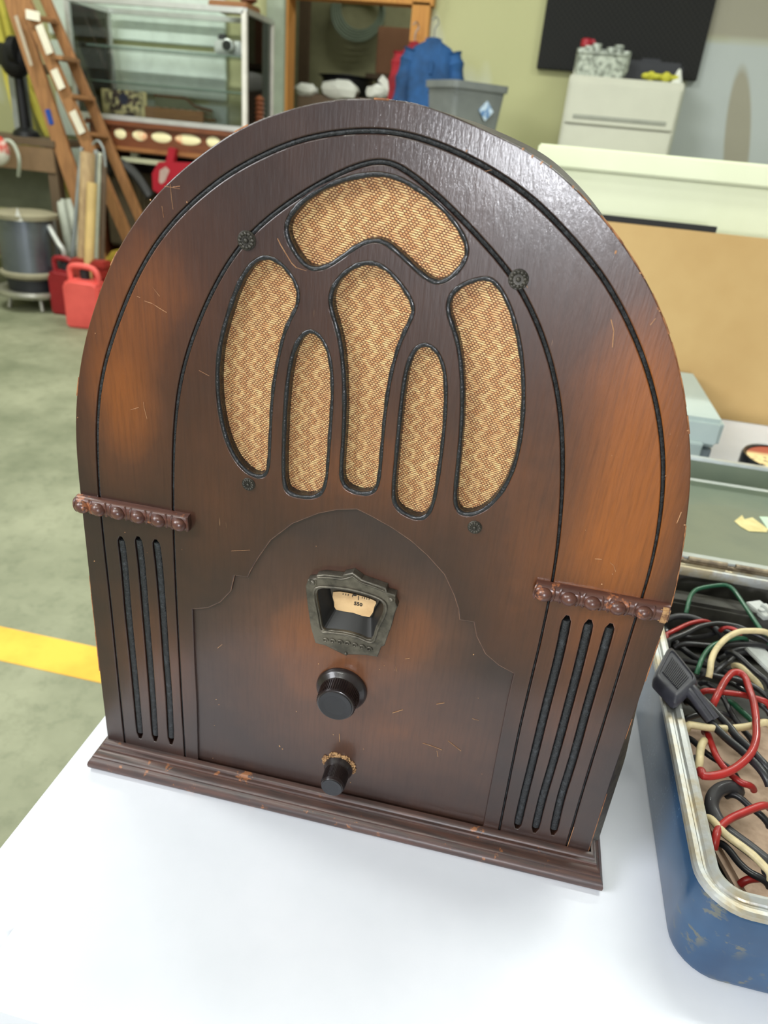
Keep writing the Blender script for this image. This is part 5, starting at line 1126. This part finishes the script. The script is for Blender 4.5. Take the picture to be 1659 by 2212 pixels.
mb = MB(); mb.lathe([(HR * .86, zm - .03), (HR * 1.03, zm - .01), (HR * 1.04, zm + .01), (HR * .9, zm + .02)], 40); mb.done('middle_ring', M_hc, heater)
mb = MB(); mb.lathe([(HR * .92, zm + .01), (HR * .90, zl_ - .02)], 40); mb.done('steel_drum', M_hb, heater)
mb = MB(); mb.lathe([(HR * .9, zl_ - .02), (HR * 1.0, zl_ - .015), (HR * 1.02, zl_ + .01), (HR * .8, zl_ + .022), (.02, zl_ + .03)], 40); mb.done('cream_lid', M_hc, heater)
mb = MB(); mb.tube(catmull([(HR * .9, -.02, zl_ - .05), (HR * 1.28, -.05, zl_ - .14), (HR * 1.46, -.05, zm + .16), (HR * 1.32, -.03, zm + .04), (HR * .98, 0, zm + .01)], 6), .017, 10); mb.done('bail_handle', M_fr, heater)
mb = MB(); mb.prism([(HR * .28, -HR * .93, zm + .34), (HR * .52, -HR * .86, zm + .34), (HR * .42, -HR * .90, zm + .42)], (0, -.004, 0)); mb.done('warning_triangle', mat('white_triangle', (214, 214, 206), .5), heater, False)
# ---------------- red fuel cans
def can(nm, px, py, wpx, hpx, Yc, m, lab, rz, capm):
    P = at(px, py, Yc); s = mpp(P); W_ = wpx * s; H_ = hpx * s
    r = empty(nm, (P.x, Yc, FZ), rz, lab, 'fuel can')
    zt3 = H_
    q = MB(); q.prism([(-W_ / 2, -.07, 0), (W_ / 2, -.07, 0), (W_ / 2, -.07, zt3 * .72), (W_ * .38, -.07, zt3 * .78), (-W_ * .30, -.07, zt3 * .80), (-W_ / 2, -.07, zt3 * .72)], (0, .14, 0))
    bmesh.ops.bevel(q.bm, geom=q.bm.edges[:], offset=.014, segments=3, affect='EDGES', clamp_overlap=True); q.done('can_body', m, r)
    q = MB(); q.tube(catmull([(-W_ * .36, 0, zt3 * .74), (-W_ * .36, 0, zt3 * .95), (-W_ * .15, 0, zt3), (W_ * .25, 0, zt3 * .98), (W_ * .40, 0, zt3 * .88), (W_ * .40, 0, zt3 * .72)], 5), .018, 10); q.done('handle', m, r)
    q = MB(); q.lathe([(.028, zt3 * .76), (.03, zt3 * .92), (.022, zt3 * .94)], 16, (0, .02, 0)); q.done('cap', capm, r)
    return r
F1 = atz(185, 705, FZ)
M_jug = mat('faded_pink_red_plastic', (226, 92, 84), .5, c2=(204, 76, 70), nscale=4); M_jug2 = mat('deep_red_plastic', (140, 22, 30), .45)
can('fuel_can', 186, 650, 78, 128, F1.y, M_jug, 'faded pink red plastic fuel can on the floor near the radio edge', .1, M_dk)
F2 = at(140, 660, F1.y + .24)
can('fuel_can', 146, 640, 58, 115, F1.y + .24, M_jug2, 'deep red fuel can between the heater and the faded can', 0, M_dk)
P = at(197, 568, F1.y + .17); mb = MB(); mb.box((P.x, F1.y + .17, P.z), (.24, .10, .045), .01); mb.box((P.x, F1.y + .17, P.z - .055), (.23, .09, .07), .01); mb.box((P.x, F1.y + .17, (P.z - .085 + FZ) / 2), (.21, .08, P.z - .085 - FZ), .01)
tag(mb.done('red_crate', mat('brick_red_plastic', (150, 44, 36), .5)), 'brick red crate behind the fuel cans', 'crate')
P = at(240, 565, F1.y + .5); mb = MB(); mb.prism([(P.x - .09, F1.y + .55, FZ), (P.x + .16, F1.y + .55, FZ), (P.x + .16, F1.y + .55, P.z + .12), (P.x - .02, F1.y + .55, P.z + .06), (P.x - .09, F1.y + .55, P.z - .02)], (0, .16, 0))
tag(mb.done('yellow_container', mat('ochre_yellow_plastic', (206, 176, 70), .5)), 'ochre yellow container beside the red crate at the radio edge', 'container')
